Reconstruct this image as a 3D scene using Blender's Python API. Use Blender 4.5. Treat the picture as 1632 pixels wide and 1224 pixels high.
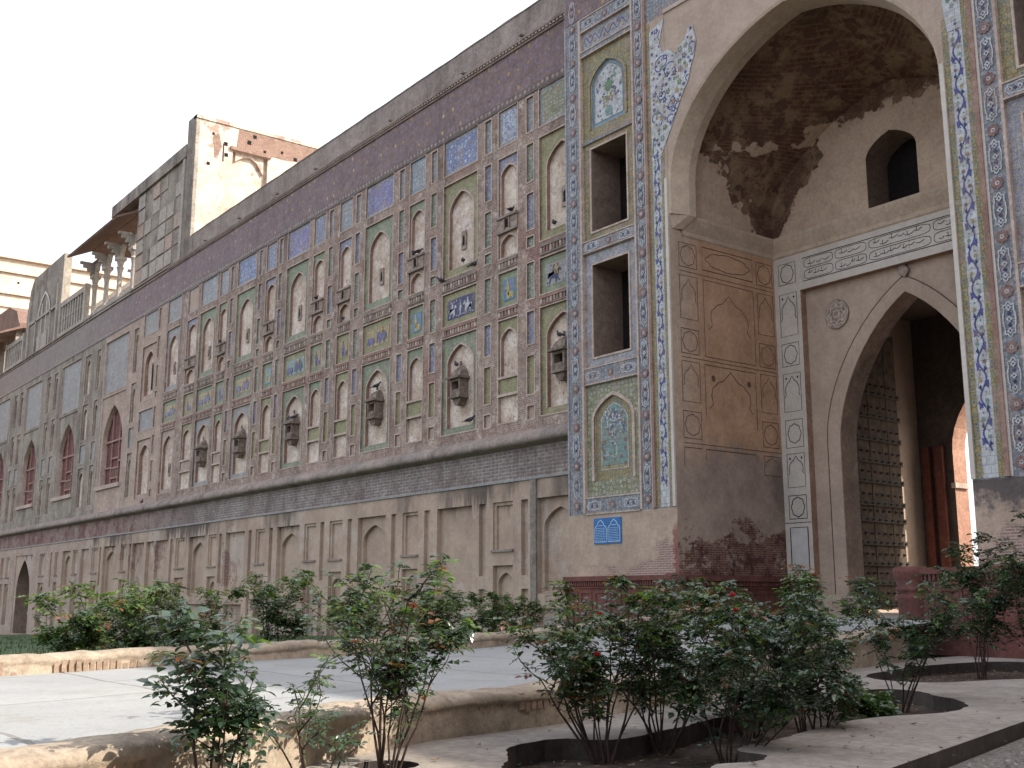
import bpy, bmesh, math, random
from mathutils import Vector, Matrix, noise as mnoise

for _o in list(bpy.data.objects):
    bpy.data.objects.remove(_o)
SC = bpy.context.scene
COL = SC.collection
R = math.radians
rnd = random.Random(7)

# ------------------------------------------------------------------ camera
PITCH = math.atan(340 / 1773.0)
YAW = R(52.9)
fw = Vector((-math.sin(YAW) * math.cos(PITCH), math.cos(YAW) * math.cos(PITCH), math.sin(PITCH)))
rt = Vector((math.cos(YAW), math.sin(YAW), 0))
up = rt.cross(fw)
cd = bpy.data.cameras.new('camera')
cam = bpy.data.objects.new('camera', cd)
COL.objects.link(cam)
cd.sensor_width = 36
cd.lens = 1773 / 1632 * 36
cd.clip_start = 0.1
cd.clip_end = 3000
mw = Matrix((rt, up, -fw)).transposed().to_4x4()
mw.translation = Vector((0, 0, 1.0))
cam.matrix_world = mw
SC.camera = cam

# ------------------------------------------------------------------ light
SUN_AZ, SUN_EL = R(50), R(38)
w = bpy.data.worlds.new('World')
SC.world = w
w.use_nodes = True
nt = w.node_tree
sky = nt.nodes.new('ShaderNodeTexSky')
sky.sky_type = 'NISHITA'
sky.sun_disc = False
sky.sun_elevation = SUN_EL
sky.sun_rotation = SUN_AZ
sky.air_density = 1.0
sky.dust_density = 5.0
sky.ozone_density = 1.0
bg = nt.nodes['Background']
hz = nt.nodes.new('ShaderNodeMix')           # bright dusty haze: an even white veil over the whole clear sky
hz.data_type = 'RGBA'
hz.inputs[0].default_value = 0.62
nt.links.new(sky.outputs[0], hz.inputs[6])
hz.inputs[7].default_value = (4.38, 4.42, 4.66, 1)
nt.links.new(hz.outputs[2], bg.inputs[0])
bg.inputs[1].default_value = 0.15
sl = bpy.data.lights.new('sun', 'SUN')
sl.energy = 2.9
sl.angle = R(0.5)
sl.color = (1.0, 0.93, 0.82)
so = bpy.data.objects.new('sun', sl)
COL.objects.link(so)
sdir = Vector((math.cos(SUN_EL) * math.sin(SUN_AZ), math.cos(SUN_EL) * math.cos(SUN_AZ), math.sin(SUN_EL)))
so.rotation_euler = sdir.to_track_quat('Z', 'Y').to_euler()
so.location = (0, 0, 60)
SC.view_settings.view_transform = 'Standard'
SC.view_settings.look = 'None'
SC.view_settings.exposure = 1.42
SC.view_settings.gamma = 1
SC.view_settings.use_curve_mapping = False

# ------------------------------------------------------------------ node helper
class NB:
    def __init__(s, name):
        s.m = bpy.data.materials.new(name)
        s.m.use_nodes = True
        s.nt = s.m.node_tree
        s.bsdf = s.nt.nodes['Principled BSDF']
        g = s.nt.nodes.new('ShaderNodeNewGeometry')
        s.pos = g.outputs['Position']
        s.sep = None
    def lk(s, a, inp):
        if isinstance(a, (int, float)):
            inp.default_value = a
        elif isinstance(a, tuple):
            inp.default_value = a if len(a) == len(inp.default_value) else tuple(a) + (1,)
        else:
            s.nt.links.new(a, inp)
    def ma(s, op, a, b=0.0, c=None):
        n = s.nt.nodes.new('ShaderNodeMath')
        n.operation = op
        s.lk(a, n.inputs[0]); s.lk(b, n.inputs[1])
        if c is not None: s.lk(c, n.inputs[2])
        return n.outputs[0]
    def xyz(s):
        if s.sep is None:
            s.sep = s.nt.nodes.new('ShaderNodeSeparateXYZ')
            s.lk(s.pos, s.sep.inputs[0])
        return s.sep.outputs
    def comb(s, x, y, z):
        n = s.nt.nodes.new('ShaderNodeCombineXYZ')
        s.lk(x, n.inputs[0]); s.lk(y, n.inputs[1]); s.lk(z, n.inputs[2])
        return n.outputs[0]
    def scl(s, k):
        n = s.nt.nodes.new('ShaderNodeVectorMath')
        n.operation = 'MULTIPLY'
        s.lk(s.pos, n.inputs[0]); n.inputs[1].default_value = k
        return n.outputs[0]
    def uv(s):
        o = s.xyz()
        return s.comb(s.ma('ADD', o[0], o[1]), o[2], 0.0)
    def noise(s, vec=None, scale=1.0, detail=5, rough=0.6, dist=0.0):
        n = s.nt.nodes.new('ShaderNodeTexNoise')
        s.lk(vec if vec is not None else s.pos, n.inputs['Vector'])
        n.inputs['Scale'].default_value = scale
        n.inputs['Detail'].default_value = detail
        n.inputs['Roughness'].default_value = rough
        n.inputs['Distortion'].default_value = dist
        return n.outputs['Fac']
    def vor(s, vec=None, scale=1.0, feat='F1', rand=1.0):
        n = s.nt.nodes.new('ShaderNodeTexVoronoi')
        n.feature = feat
        s.lk(vec if vec is not None else s.pos, n.inputs['Vector'])
        n.inputs['Scale'].default_value = scale
        n.inputs['Randomness'].default_value = rand
        return n.outputs
    def ramp(s, f, lo, hi):
        n = s.nt.nodes.new('ShaderNodeMapRange')
        n.interpolation_type = 'SMOOTHSTEP'
        s.lk(f, n.inputs[0])
        n.inputs[1].default_value = lo; n.inputs[2].default_value = hi
        return n.outputs[0]
    def mix(s, f, a, b, mode='MIX'):
        n = s.nt.nodes.new('ShaderNodeMix')
        n.data_type = 'RGBA'
        n.blend_type = mode
        s.lk(f, n.inputs[0]); s.lk(a, n.inputs[6]); s.lk(b, n.inputs[7])
        return n.outputs[2]
    def brick(s, vec, bw, bh, mort, c1, c2, cm):
        n = s.nt.nodes.new('ShaderNodeTexBrick')
        s.lk(vec, n.inputs['Vector'])
        n.inputs['Scale'].default_value = 1
        n.inputs['Brick Width'].default_value = bw
        n.inputs['Row Height'].default_value = bh
        n.inputs['Mortar Size'].default_value = mort
        n.inputs['Mortar Smooth'].default_value = 0.2
        s.lk(c1, n.inputs['Color1']); s.lk(c2, n.inputs['Color2']); s.lk(cm, n.inputs['Mortar'])
        return n.outputs
    def weather(s, col, streak=0.5, blot=0.35, grime=(0.075, 0.062, 0.055), lo=0.52, hi=0.74, sx=1.5, spk=0.55):
        f = s.ramp(s.noise(s.scl((sx, sx, 0.10)), 1.0, 6, 0.65), lo, hi)
        g = s.ramp(s.noise(None, 0.35, 6, 0.7), 0.35, 0.7)
        f = s.ma('MULTIPLY', s.ma('MULTIPLY', f, streak), s.ma('ADD', s.ma('MULTIPLY', g, 0.8), 0.2))
        col = s.mix(f, col, grime)
        h = s.ramp(s.noise(None, 0.9, 8, 0.75), 0.35, 0.7)
        dk = s.mix(1.0, col, (0.62, 0.6, 0.6), 'MULTIPLY')
        col = s.mix(s.ma('MULTIPLY', h, blot), col, dk)
        k = s.ramp(s.noise(None, 11.0, 6, 0.8), 0.25, 0.75)
        col = s.mix(spk, col, s.mix(k, (0.22, 0.21, 0.21), (0.80, 0.80, 0.80)), 'OVERLAY')
        k = s.ramp(s.noise(None, 3.3, 7, 0.75), 0.30, 0.70)
        col = s.mix(spk * 0.7, col, s.mix(k, (0.28, 0.27, 0.27), (0.74, 0.74, 0.73)), 'OVERLAY')
        return col
    def fin(s, col, rough=0.85, bump=None, strength=0.4, dist=0.02, spec=0.25):
        s.lk(col, s.bsdf.inputs['Base Color'])
        s.lk(rough, s.bsdf.inputs['Roughness'])
        s.bsdf.inputs['Specular IOR Level'].default_value = spec
        if bump is not None:
            b = s.nt.nodes.new('ShaderNodeBump')
            b.inputs['Strength'].default_value = strength
            b.inputs['Distance'].default_value = dist
            s.lk(bump, b.inputs['Height'])
            s.nt.links.new(b.outputs[0], s.bsdf.inputs['Normal'])
        return s.m

M = {}
def plaster(name, c1, c2, streak=0.4, blot=0.3, brick=0.0, bc1=(0.20, 0.10, 0.08), bc2=(0.28, 0.15, 0.11), bm=(0.40, 0.33, 0.28), blo=0.5, bhi=0.58, bsc=0.5, rough=0.9, grime=(0.075, 0.062, 0.055), lo=0.52, hi=0.74, bump=0.35, spk=0.5):
    n = NB(name)
    col = n.mix(n.ramp(n.noise(None, 0.8, 6, 0.7), 0.3, 0.7), c1, c2)
    bumpf = n.noise(None, 9.0, 8, 0.7)
    if brick > 0:
        br = n.brick(n.uv(), 0.21, 0.062, 0.012, bc1, bc2, bm)
        f = n.ma('MULTIPLY', n.ramp(n.noise(None, bsc, 8, 0.72), blo, bhi), brick)
        col = n.mix(f, col, br[0])
        bumpf = n.ma('ADD', bumpf, n.ma('MULTIPLY', n.ma('MULTIPLY', br[1], f), -1.2))
    col = n.weather(col, streak, blot, grime, lo, hi, 1.5, spk)
    M[name] = n.fin(col, rough, bumpf, bump, 0.03)
plaster('plaster', (0.44, 0.345, 0.285), (0.35, 0.27, 0.225), 0.45, 0.35, brick=0.55, blo=0.60, bhi=0.66)
plaster('plaster_smooth', (0.455, 0.36, 0.29), (0.385, 0.30, 0.24), 0.45, 0.35, lo=0.48, hi=0.76, spk=0.2)
def lowerplaster():
    n = NB('lower_plaster')
    o = n.xyz()
    col = n.mix(n.ramp(n.noise(None, 0.5, 7, 0.7), 0.35, 0.65), (0.465, 0.365, 0.285), (0.375, 0.285, 0.225))
    col = n.mix(n.ma('MULTIPLY', n.ramp(n.noise(None, 0.42, 6, 0.7), 0.54, 0.60), 0.55), col, (0.50, 0.43, 0.375))
    br = n.brick(n.uv(), 0.21, 0.062, 0.014, (0.20, 0.095, 0.08), (0.27, 0.145, 0.115), (0.38, 0.31, 0.26))
    left = n.ramp(o[0], -40.0, -48.0)
    f = n.ma('MULTIPLY', n.ramp(n.noise(n.scl((1, 1, .7)), 0.38, 9, 0.72), 0.585, 0.61), n.ma('ADD', n.ma('MULTIPLY', left, 0.8), 0.2))
    col = n.mix(f, col, br[0])
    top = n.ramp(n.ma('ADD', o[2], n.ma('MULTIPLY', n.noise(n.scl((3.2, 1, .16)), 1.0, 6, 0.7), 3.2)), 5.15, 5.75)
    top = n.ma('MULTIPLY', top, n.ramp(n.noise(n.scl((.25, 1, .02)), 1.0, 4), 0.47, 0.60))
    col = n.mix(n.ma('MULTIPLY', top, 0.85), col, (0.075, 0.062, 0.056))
    low = n.ramp(n.ma('ADD', o[2], n.ma('MULTIPLY', n.noise(None, 0.9, 7, 0.7), 3.0)), 1.9, 0.7)
    col = n.mix(n.ma('MULTIPLY', low, 0.45), col, (0.24, 0.19, 0.16))
    col = n.weather(col, 0.4, 0.35, lo=0.5, hi=0.74, spk=0.2)
    M['lower_plaster'] = n.fin(col, 0.9, n.ma('ADD', n.noise(None, 7, 8, 0.7), n.ma('MULTIPLY', f, -0.8)), 0.5, 0.03)
lowerplaster()
def nicheplaster():
    n = NB('plaster_niche')
    col = n.mix(n.ramp(n.noise(None, 0.9, 7, 0.75), 0.35, 0.65), (0.62, 0.54, 0.455), (0.46, 0.37, 0.295))
    col = n.mix(n.ma('MULTIPLY', n.ramp(n.noise(None, 2.2, 7, 0.75), 0.54, 0.62), 0.7), col, (0.68, 0.63, 0.60))
    col = n.mix(n.ma('MULTIPLY', n.ramp(n.noise(None, 1.7, 8, 0.8), 0.57, 0.68), 0.6), col, (0.33, 0.235, 0.19))
    d = n.vor(n.scl((1, 0.01, 0.7)), 5.0, 'F1', 1.0)
    pk = n.ma('MULTIPLY', n.ramp(d[0], 0.17, 0.12), n.ramp(n.noise(None, 1.3, 4), 0.48, 0.56))
    col = n.mix(n.ma('MULTIPLY', pk, 0.75), col, (0.16, 0.11, 0.095))
    col = n.weather(col, 0.4, 0.3, lo=0.5, hi=0.8)
    M['plaster_niche'] = n.fin(col, 0.9, n.ma('SUBTRACT', n.noise(None, 9, 8, 0.7), pk), 0.5, 0.03)
nicheplaster()
def wallbrick():
    n = NB('wall_brick')
    br = n.brick(n.uv(), 0.19, 0.058, 0.016, (0.24, 0.145, 0.12), (0.35, 0.24, 0.195), (0.43, 0.355, 0.305))
    lime = n.mix(n.ramp(n.noise(None, 1.3, 7, 0.7), 0.38, 0.62), (0.29, 0.20, 0.165), (0.46, 0.365, 0.30))
    col = n.mix(n.ramp(n.noise(None, 1.1, 9, 0.78), 0.42, 0.58), lime, br[0])
    col = n.mix(n.ma('MULTIPLY', n.ramp(n.noise(None, 2.3, 9, 0.8), 0.53, 0.62), 0.9), col, (0.58, 0.51, 0.455))
    col = n.mix(n.ma('MULTIPLY', n.ramp(n.noise(None, 3.1, 9, 0.82), 0.54, 0.66), 0.85), col, (0.13, 0.09, 0.078))
    red = n.ma('MULTIPLY', n.ramp(n.noise(None, 0.30, 5, 0.7), 0.56, 0.68), 0.6)
    col = n.mix(red, col, n.mix(1.0, br[0], (0.75, 0.5, 0.5), 'MULTIPLY'))
    col = n.weather(col, 0.85, 0.5, lo=0.47, hi=0.72)
    M['wall_brick'] = n.fin(col, 0.9, n.ma('ADD', n.noise(None, 7, 9, 0.75), n.ma('MULTIPLY', br[1], -0.7)), 0.9, 0.03)
wallbrick()
plaster('parapet', (0.34, 0.295, 0.26), (0.25, 0.215, 0.19), 0.7, 0.5, lo=0.42, hi=0.72)
plaster('ledge', (0.24, 0.21, 0.19), (0.33, 0.27, 0.23), 0.7, 0.6, lo=0.42, hi=0.7)
plaster('recess_ochre', (0.36, 0.245, 0.175), (0.31, 0.20, 0.145), 0.25, 0.4, brick=0.5, blo=0.62, bhi=0.68, grime=(0.12, 0.085, 0.07))
plaster('vault', (0.51, 0.41, 0.315), (0.43, 0.34, 0.26), 0.25, 0.25, spk=0.25)
plaster('trim_pale', (0.50, 0.41, 0.35), (0.42, 0.33, 0.28), 0.35, 0.3)
plaster('red_edge', (0.25, 0.145, 0.12), (0.33, 0.225, 0.185), 0.3, 0.3)
plaster('white_stone', (0.58, 0.535, 0.48), (0.49, 0.45, 0.40), 0.2, 0.2, rough=0.6, spk=0.15)
plaster('sandstone', (0.185, 0.078, 0.062), (0.125, 0.055, 0.048), 0.6, 0.6, grime=(0.045, 0.032, 0.03), lo=0.46, hi=0.7)
plaster('red_plaster', (0.13, 0.045, 0.032), (0.10, 0.036, 0.028), 0.2, 0.3)
plaster('pink_reveal', (0.38, 0.23, 0.165), (0.31, 0.165, 0.12), 0.2, 0.3)
plaster('tower_plaster', (0.60, 0.51, 0.43), (0.46, 0.36, 0.29), 0.5, 0.4, brick=0.8, blo=0.55, bhi=0.59, bsc=0.42, lo=0.5, hi=0.7)
plaster('tower_brick', (0.28, 0.18, 0.14), (0.22, 0.14, 0.11), 0.4, 0.5, brick=0.9, blo=0.2, bhi=0.3, bc1=(0.15, 0.075, 0.06), bc2=(0.24, 0.135, 0.10), bm=(0.34, 0.27, 0.22))
plaster('far_plaster', (0.62, 0.52, 0.42), (0.55, 0.45, 0.35), 0.2, 0.15)
plaster('old_stone', (0.37, 0.33, 0.275), (0.235, 0.21, 0.18), 0.85, 0.5, brick=0.75, bc1=(0.16, 0.085, 0.075), bc2=(0.22, 0.125, 0.105), bm=(0.36, 0.30, 0.26), blo=0.56, bhi=0.62, bsc=0.45, lo=0.43, hi=0.66, bump=0.6)
plaster('stone_light', (0.44, 0.40, 0.35), (0.36, 0.325, 0.28), 0.6, 0.4, lo=0.48, hi=0.7)
plaster('eave_stone', (0.17, 0.105, 0.085), (0.22, 0.15, 0.12), 0.4, 0.3)
plaster('inside_shade', (0.10, 0.075, 0.06), (0.07, 0.055, 0.045), 0.3, 0.3)  # dark plaster: shade of enclosed spaces put into the colour
plaster('reveal_dark', (0.27, 0.20, 0.16), (0.20, 0.145, 0.115), 0.5, 0.5, lo=0.45, hi=0.7)
plaster('ramp_plaster', (0.40, 0.335, 0.26), (0.31, 0.25, 0.185), 0.3, 0.5, grime=(0.15, 0.11, 0.08), bump=0.8)
plaster('brick_red', (0.37, 0.275, 0.20), (0.27, 0.19, 0.135), 0.2, 0.5, bump=0.7)
plaster('path_plaster', (0.34, 0.305, 0.265), (0.27, 0.24, 0.21), 0.0, 0.45, bump=0.6, spk=0.45)
plaster('bed_side_shade', (0.075, 0.062, 0.055), (0.055, 0.045, 0.04), 0.2, 0.3)  # shade on the sunk bed walls is put into this dark colour

def simple(name, c, rough=0.8, var=0.3, sc=6.0, bump=0.2, spec=0.25):
    n = NB(name)
    k = n.noise(None, sc, 5, 0.65)
    d = tuple(x * (1 - var) for x in c)
    l = tuple(min(1, x * (1 + var)) for x in c)
    col = n.mix(n.ramp(k, 0.3, 0.7), d, l)
    if name.startswith('t_'):
        col = n.mix(n.ma('MULTIPLY', n.ramp(n.noise(None, 2.1, 8, 0.78), 0.46, 0.62), 0.55), col, (0.25, 0.195, 0.165))
        br = n.brick(n.uv(), 0.16, 0.16, 0.006, (1, 1, 1), (0.86, 0.86, 0.86), (0.45, 0.42, 0.4))
        col = n.mix(0.8, col, br[0], 'MULTIPLY')
    M[name] = n.fin(col, rough, k, bump, 0.01, spec)
simple('black_line', (0.045, 0.035, 0.035), 0.9)
simple('brown_line', (0.12, 0.075, 0.06), 0.9)
simple('void_shade', (0.012, 0.010, 0.010), 0.95)  # near-black: shade inside holes and openings put into the colour
simple('pigeon_grey', (0.055, 0.06, 0.075), 0.7, 0.35, 30)
simple('pigeon_dark', (0.02, 0.02, 0.026), 0.7)
simple('wood_old', (0.078, 0.053, 0.035), 0.85, 0.5, 5, 0.5)
simple('wood_rail', (0.06, 0.045, 0.03), 0.8, 0.4, 8, 0.5)
simple('iron', (0.03, 0.027, 0.025), 0.6)
simple('lattice_red', (0.15, 0.062, 0.058), 0.85, 0.3, 3)
simple('lattice_bar', (0.30, 0.185, 0.155), 0.85, 0.2)
simple('slot_stone', (0.27, 0.215, 0.18), 0.9, 0.4)
simple('kiosk', (0.19, 0.15, 0.125), 0.9, 0.45, 7, 0.5)
simple('soil', (0.075, 0.055, 0.042), 0.95, 0.5, 9, 0.8)
simple('grass', (0.05, 0.085, 0.03), 0.8, 0.4, 1.5)
simple('stem', (0.055, 0.035, 0.028), 0.75, 0.4, 20)
simple('stem_green', (0.07, 0.10, 0.035), 0.6, 0.3, 20)
simple('dry_leaf', (0.20, 0.135, 0.08), 0.9, 0.6, 12)
simple('marble', (0.50, 0.49, 0.48), 0.5, 0.1, 3)
simple('pebble', (0.22, 0.20, 0.18), 0.9, 0.6, 14)
simple('gravel', (0.17, 0.15, 0.13), 0.95, 0.5, 30, 0.8)
simple('sign_blue', (0.03, 0.14, 0.36), 0.5, 0.12, 3)
simple('sign_white', (0.42, 0.55, 0.66), 0.6, 0.1)
simple('t_white', (0.46, 0.475, 0.49), 0.4, 0.18, 9)
simple('t_blue', (0.06, 0.066, 0.22), 0.35, 0.25, 9)
simple('t_navy', (0.022, 0.028, 0.11), 0.35, 0.25, 9)
simple('t_sky', (0.17, 0.26, 0.34), 0.35, 0.2, 9)
simple('t_azure', (0.07, 0.20, 0.38), 0.35, 0.2, 9)
simple('t_turq', (0.165, 0.255, 0.235), 0.35, 0.2, 9)
simple('t_green', (0.11, 0.20, 0.10), 0.4, 0.25, 9)
simple('t_ochre', (0.33, 0.25, 0.10), 0.4, 0.3, 9)
simple('t_yellow', (0.45, 0.34, 0.08), 0.4, 0.2, 9)
simple('t_red', (0.22, 0.125, 0.11), 0.5, 0.3, 9)

# tile work ------------------------------------------------------------
def tile_grid(name, c1, c2, cg, size=0.085, wash=0.55):
    n = NB(name)
    br = n.brick(n.uv(), size, size, size * 0.10, c1, c2, cg)
    col = n.mix(n.ma('MULTIPLY', n.ramp(n.noise(None, 2.2, 6, 0.7), 0.5, 0.7), wash), br[0], (0.30, 0.24, 0.20))
    col = n.weather(col, 0.35, 0.35)
    M[name] = n.fin(col, 0.55, br[1], 0.25, 0.008)
tile_grid('tile_yellowgreen', (0.26, 0.25, 0.125), (0.33, 0.30, 0.15), (0.20, 0.20, 0.14), 0.085, 0.6)
tile_grid('tile_green', (0.155, 0.205, 0.145), (0.22, 0.245, 0.16), (0.27, 0.27, 0.20), 0.13)
tile_grid('tile_palegreen', (0.20, 0.25, 0.16), (0.24, 0.27, 0.17), (0.20, 0.22, 0.17))
tile_grid('tile_greyblue', (0.27, 0.28, 0.285), (0.22, 0.235, 0.25), (0.31, 0.285, 0.26), 0.11, 0.85)

def tile_flower(name, ground, petal, core, vine, sc=5.0, wash=0.55, rand=0.55, sub=(0.08, 0.16, 0.16)):
    n = NB(name)
    u = n.uv()
    wv = n.nt.nodes.new('ShaderNodeVectorMath'); wv.operation = 'ADD'
    n.lk(u, wv.inputs[0])
    nz = n.nt.nodes.new('ShaderNodeTexNoise'); n.lk(u, nz.inputs['Vector']); nz.inputs['Scale'].default_value = sc * 0.8
    sv = n.nt.nodes.new('ShaderNodeVectorMath'); sv.operation = 'SCALE'
    n.lk(nz.outputs['Color'], sv.inputs[0]); sv.inputs['Scale'].default_value = 0.35 / sc
    n.lk(sv.outputs[0], wv.inputs[1])
    v2 = wv.outputs[0]
    d = n.vor(v2, sc, 'F1', rand)
    e = n.vor(v2, sc, 'DISTANCE_TO_EDGE', rand)
    s2 = n.vor(v2, sc * 2.7, 'F1', 0.9)
    col = n.mix(n.ramp(s2[0], 0.30, 0.24), ground, sub)
    col = n.mix(n.ramp(e[0], 0.075, 0.05), col, vine)
    col = n.mix(n.ramp(d[0], 0.36, 0.31), col, petal)
    col = n.mix(n.ramp(d[0], 0.17, 0.13), col, core)
    col = n.mix(n.ma('MULTIPLY', n.ramp(n.noise(None, 1.6, 7, 0.75), 0.50, 0.62), wash), col, (0.28, 0.21, 0.18))
    col = n.weather(col, 0.3, 0.3)
    M[name] = n.fin(col, 0.5, n.noise(None, 12, 3), 0.15, 0.01)
tile_flower('tile_blue', (0.135, 0.145, 0.28), (0.29, 0.34, 0.43), (0.50, 0.50, 0.46), (0.20, 0.28, 0.45), 4.6, 0.6)
tile_flower('tile_violet', (0.15, 0.135, 0.26), (0.24, 0.24, 0.36), (0.45, 0.42, 0.30), (0.25, 0.24, 0.45), 6.0, 0.6)
tile_flower('tile_white', (0.44, 0.46, 0.48), (0.12, 0.16, 0.36), (0.40, 0.30, 0.12), (0.18, 0.27, 0.36), 7.0, 0.45)
tile_flower('tile_skyframe', (0.27, 0.27, 0.25), (0.34, 0.36, 0.40), (0.35, 0.27, 0.12), (0.17, 0.24, 0.33), 6.0, 0.4)
tile_flower('tile_olive', (0.24, 0.22, 0.12), (0.36, 0.35, 0.28), (0.10, 0.11, 0.22), (0.14, 0.20, 0.14), 7.5, 0.55)
tile_flower('tile_strip', (0.20, 0.24, 0.16), (0.40, 0.40, 0.36), (0.12, 0.14, 0.30), (0.12, 0.19, 0.17), 8.5, 0.5)
tile_flower('tile_stripblue', (0.18, 0.18, 0.26), (0.33, 0.36, 0.44), (0.34, 0.30, 0.12), (0.20, 0.24, 0.33), 8.5, 0.5)
tile_flower('border_blue', (0.18, 0.185, 0.225), (0.29, 0.30, 0.33), (0.22, 0.16, 0.15), (0.15, 0.18, 0.17), 9.0, 0.75)
tile_flower('border_ochre', (0.30, 0.235, 0.10), (0.19, 0.22, 0.17), (0.10, 0.09, 0.16), (0.16, 0.13, 0.08), 8.0, 0.75)
tile_flower('border_pale', (0.36, 0.34, 0.30), (0.20, 0.22, 0.36), (0.34, 0.22, 0.10), (0.22, 0.24, 0.28), 11.0, 0.75)
tile_flower('border_dark', (0.105, 0.075, 0.072), (0.23, 0.17, 0.13), (0.36, 0.30, 0.24), (0.10, 0.08, 0.08), 4.4, 0.2, 0.2, (0.13, 0.09, 0.08))

def frieze():
    n = NB('frieze_purple')
    o = n.xyz()
    col = n.mix(n.ramp(n.noise(None, 3.0, 7, 0.75), 0.35, 0.65), (0.155, 0.108, 0.106), (0.215, 0.145, 0.13))
    col = n.mix(n.ma('MULTIPLY', n.ramp(n.noise(None, 7.0, 3, 0.6), 0.55, 0.7), 0.6), col, (0.13, 0.12, 0.23))
    v = n.comb(n.ma('MULTIPLY', o[0], 1.9), n.ma('MULTIPLY', o[2], 1.75), 0.0)
    d = n.vor(v, 1.0, 'F1', 0.28)
    ring = n.ramp(n.ma('ABSOLUTE', n.ma('SUBTRACT', d[0], 0.36)), 0.05, 0.02)
    col = n.mix(n.ma('MULTIPLY', ring, 0.45), col, (0.22, 0.19, 0.27))
    col = n.mix(n.ramp(d[0], 0.17, 0.13), col, (0.33, 0.22, 0.10))
    col = n.mix(n.ramp(d[0], 0.085, 0.06), col, (0.50, 0.42, 0.36))
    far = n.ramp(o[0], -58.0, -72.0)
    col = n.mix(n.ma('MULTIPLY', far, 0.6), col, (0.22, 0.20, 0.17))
    M['frieze_purple'] = n.fin(n.weather(col, 0.5, 0.5), 0.6, n.noise(None, 10, 4), 0.2, 0.01)
frieze()

def hatch():
    n = NB('hatch_tile')
    o = n.xyz()
    br = n.brick(n.comb(o[0], o[2], 0.0), 0.42, 0.105, 0.02, (0.165, 0.135, 0.125), (0.225, 0.188, 0.17), (0.35, 0.315, 0.30))
    b2 = n.brick(n.comb(o[2], o[0], 0.0), 0.40, 0.17, 0.018, (1, 1, 1), (1, 1, 1), (0, 0, 0))
    col = n.mix(n.ma('MULTIPLY', n.ma('SUBTRACT', 1.0, b2[0]), 0.75), br[0], (0.335, 0.305, 0.295))
    wash = n.ramp(n.noise(None, 0.8, 8, 0.75), 0.45, 0.60)
    col = n.mix(n.ma('MULTIPLY', wash, 0.65), col, (0.165, 0.12, 0.11))
    far = n.ramp(n.ma('ADD', o[0], n.ma('MULTIPLY', n.noise(None, 0.6, 5), 8)), -44.0, -56.0)
    col = n.mix(far, col, n.mix(n.ramp(n.noise(None, 1.3, 8, 0.75), 0.38, 0.60), (0.17, 0.075, 0.07), (0.30, 0.23, 0.20)))
    M['hatch_tile'] = n.fin(n.weather(col, 0.65, 0.6, lo=0.45), 0.75, br[1], 0.3, 0.01)
hatch()

def road():
    n = NB('road_concrete')
    col = n.mix(n.ramp(n.noise(n.scl((0.8, 0.5, 1)), 0.8, 7, 0.65), 0.3, 0.7), (0.35, 0.355, 0.35), (0.285, 0.29, 0.29))
    col = n.mix(n.ma('MULTIPLY', n.ramp(n.noise(None, 1.7, 8, 0.75), 0.50, 0.68), 0.4), col, (0.255, 0.235, 0.20))
    col = n.mix(n.ma('MULTIPLY', n.ramp(n.noise(None, 18, 5, 0.75), 0.52, 0.7), 0.5), col, (0.21, 0.19, 0.165))
    o = n.xyz()
    wob = n.ma('MULTIPLY', n.noise(None, 1.2, 5), 0.16)
    br = n.brick(n.comb(n.ma('ADD', n.ma('ADD', o[0], n.ma('MULTIPLY', o[1], .35)), wob), n.ma('ADD', o[1], wob), 0.0), 2.6, 1.7, 0.022, (1, 1, 1), (0.93, 0.93, 0.92), (0.62, 0.58, 0.53))
    col = n.mix(0.8, col, br[0], 'MULTIPLY')
    M['road_concrete'] = n.fin(col, 0.95, n.ma('ADD', n.noise(None, 25, 6, 0.75), n.ma('MULTIPLY', br[1], -0.8)), 0.6, 0.015, 0.1)
road()

def vaultmat():
    n = NB('vault_ruin')
    o = n.xyz()
    col = n.mix(n.ramp(n.noise(None, 0.8, 6, 0.7), 0.3, 0.7), (0.53, 0.41, 0.315), (0.46, 0.345, 0.26))
    br = n.brick(n.uv(), 0.24, 0.07, 0.012, (0.115, 0.058, 0.042), (0.17, 0.095, 0.065), (0.22, 0.16, 0.11))
    ruin = n.mix(n.ramp(n.noise(None, 1.1, 8, 0.7), 0.42, 0.60), n.mix(1.0, br[0], (0.75, 0.7, 0.7), 'MULTIPLY'), (0.25, 0.175, 0.11))
    ruin = n.mix(n.ramp(n.noise(None, 2.6, 6, 0.7), 0.50, 0.58), ruin, (0.115, 0.065, 0.05))
    hz = n.ma('ADD', n.ma('ADD', n.ma('SUBTRACT', o[2], 12.9), n.ma('MULTIPLY', n.ramp(o[0], -16.2, -17.6), 0.5)), n.ma('MULTIPLY', n.ma('SUBTRACT', n.noise(None, 0.75, 7, 0.6), 0.5), 3.2))
    hx = n.ma('SUBTRACT', n.ma('MULTIPLY', n.ma('SUBTRACT', -17.35, o[0]), 1.0), n.ma('MULTIPLY', n.ma('ABSOLUTE', n.ma('SUBTRACT', o[2], 12.3)), 0.8))
    hx = n.ma('ADD', hx, n.ma('MULTIPLY', n.ma('SUBTRACT', n.noise(None, 0.9, 6, 0.6), 0.5), 2.2))
    hx = n.ma('ADD', hx, n.ma('MULTIPLY', n.ma('SUBTRACT', o[1], 22.4), 0.6))
    f = n.ramp(n.ma('MAXIMUM', hz, hx), -0.04, 0.04)
    col = n.mix(f, col, ruin)
    col = n.weather(col, 0.2, 0.3, spk=0.3)
    M['vault_ruin'] = n.fin(col, 0.92, n.ma('ADD', n.noise(None, 6, 8, 0.7), n.ma('MULTIPLY', f, -1.5)), 0.6, 0.05)
vaultmat()

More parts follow.
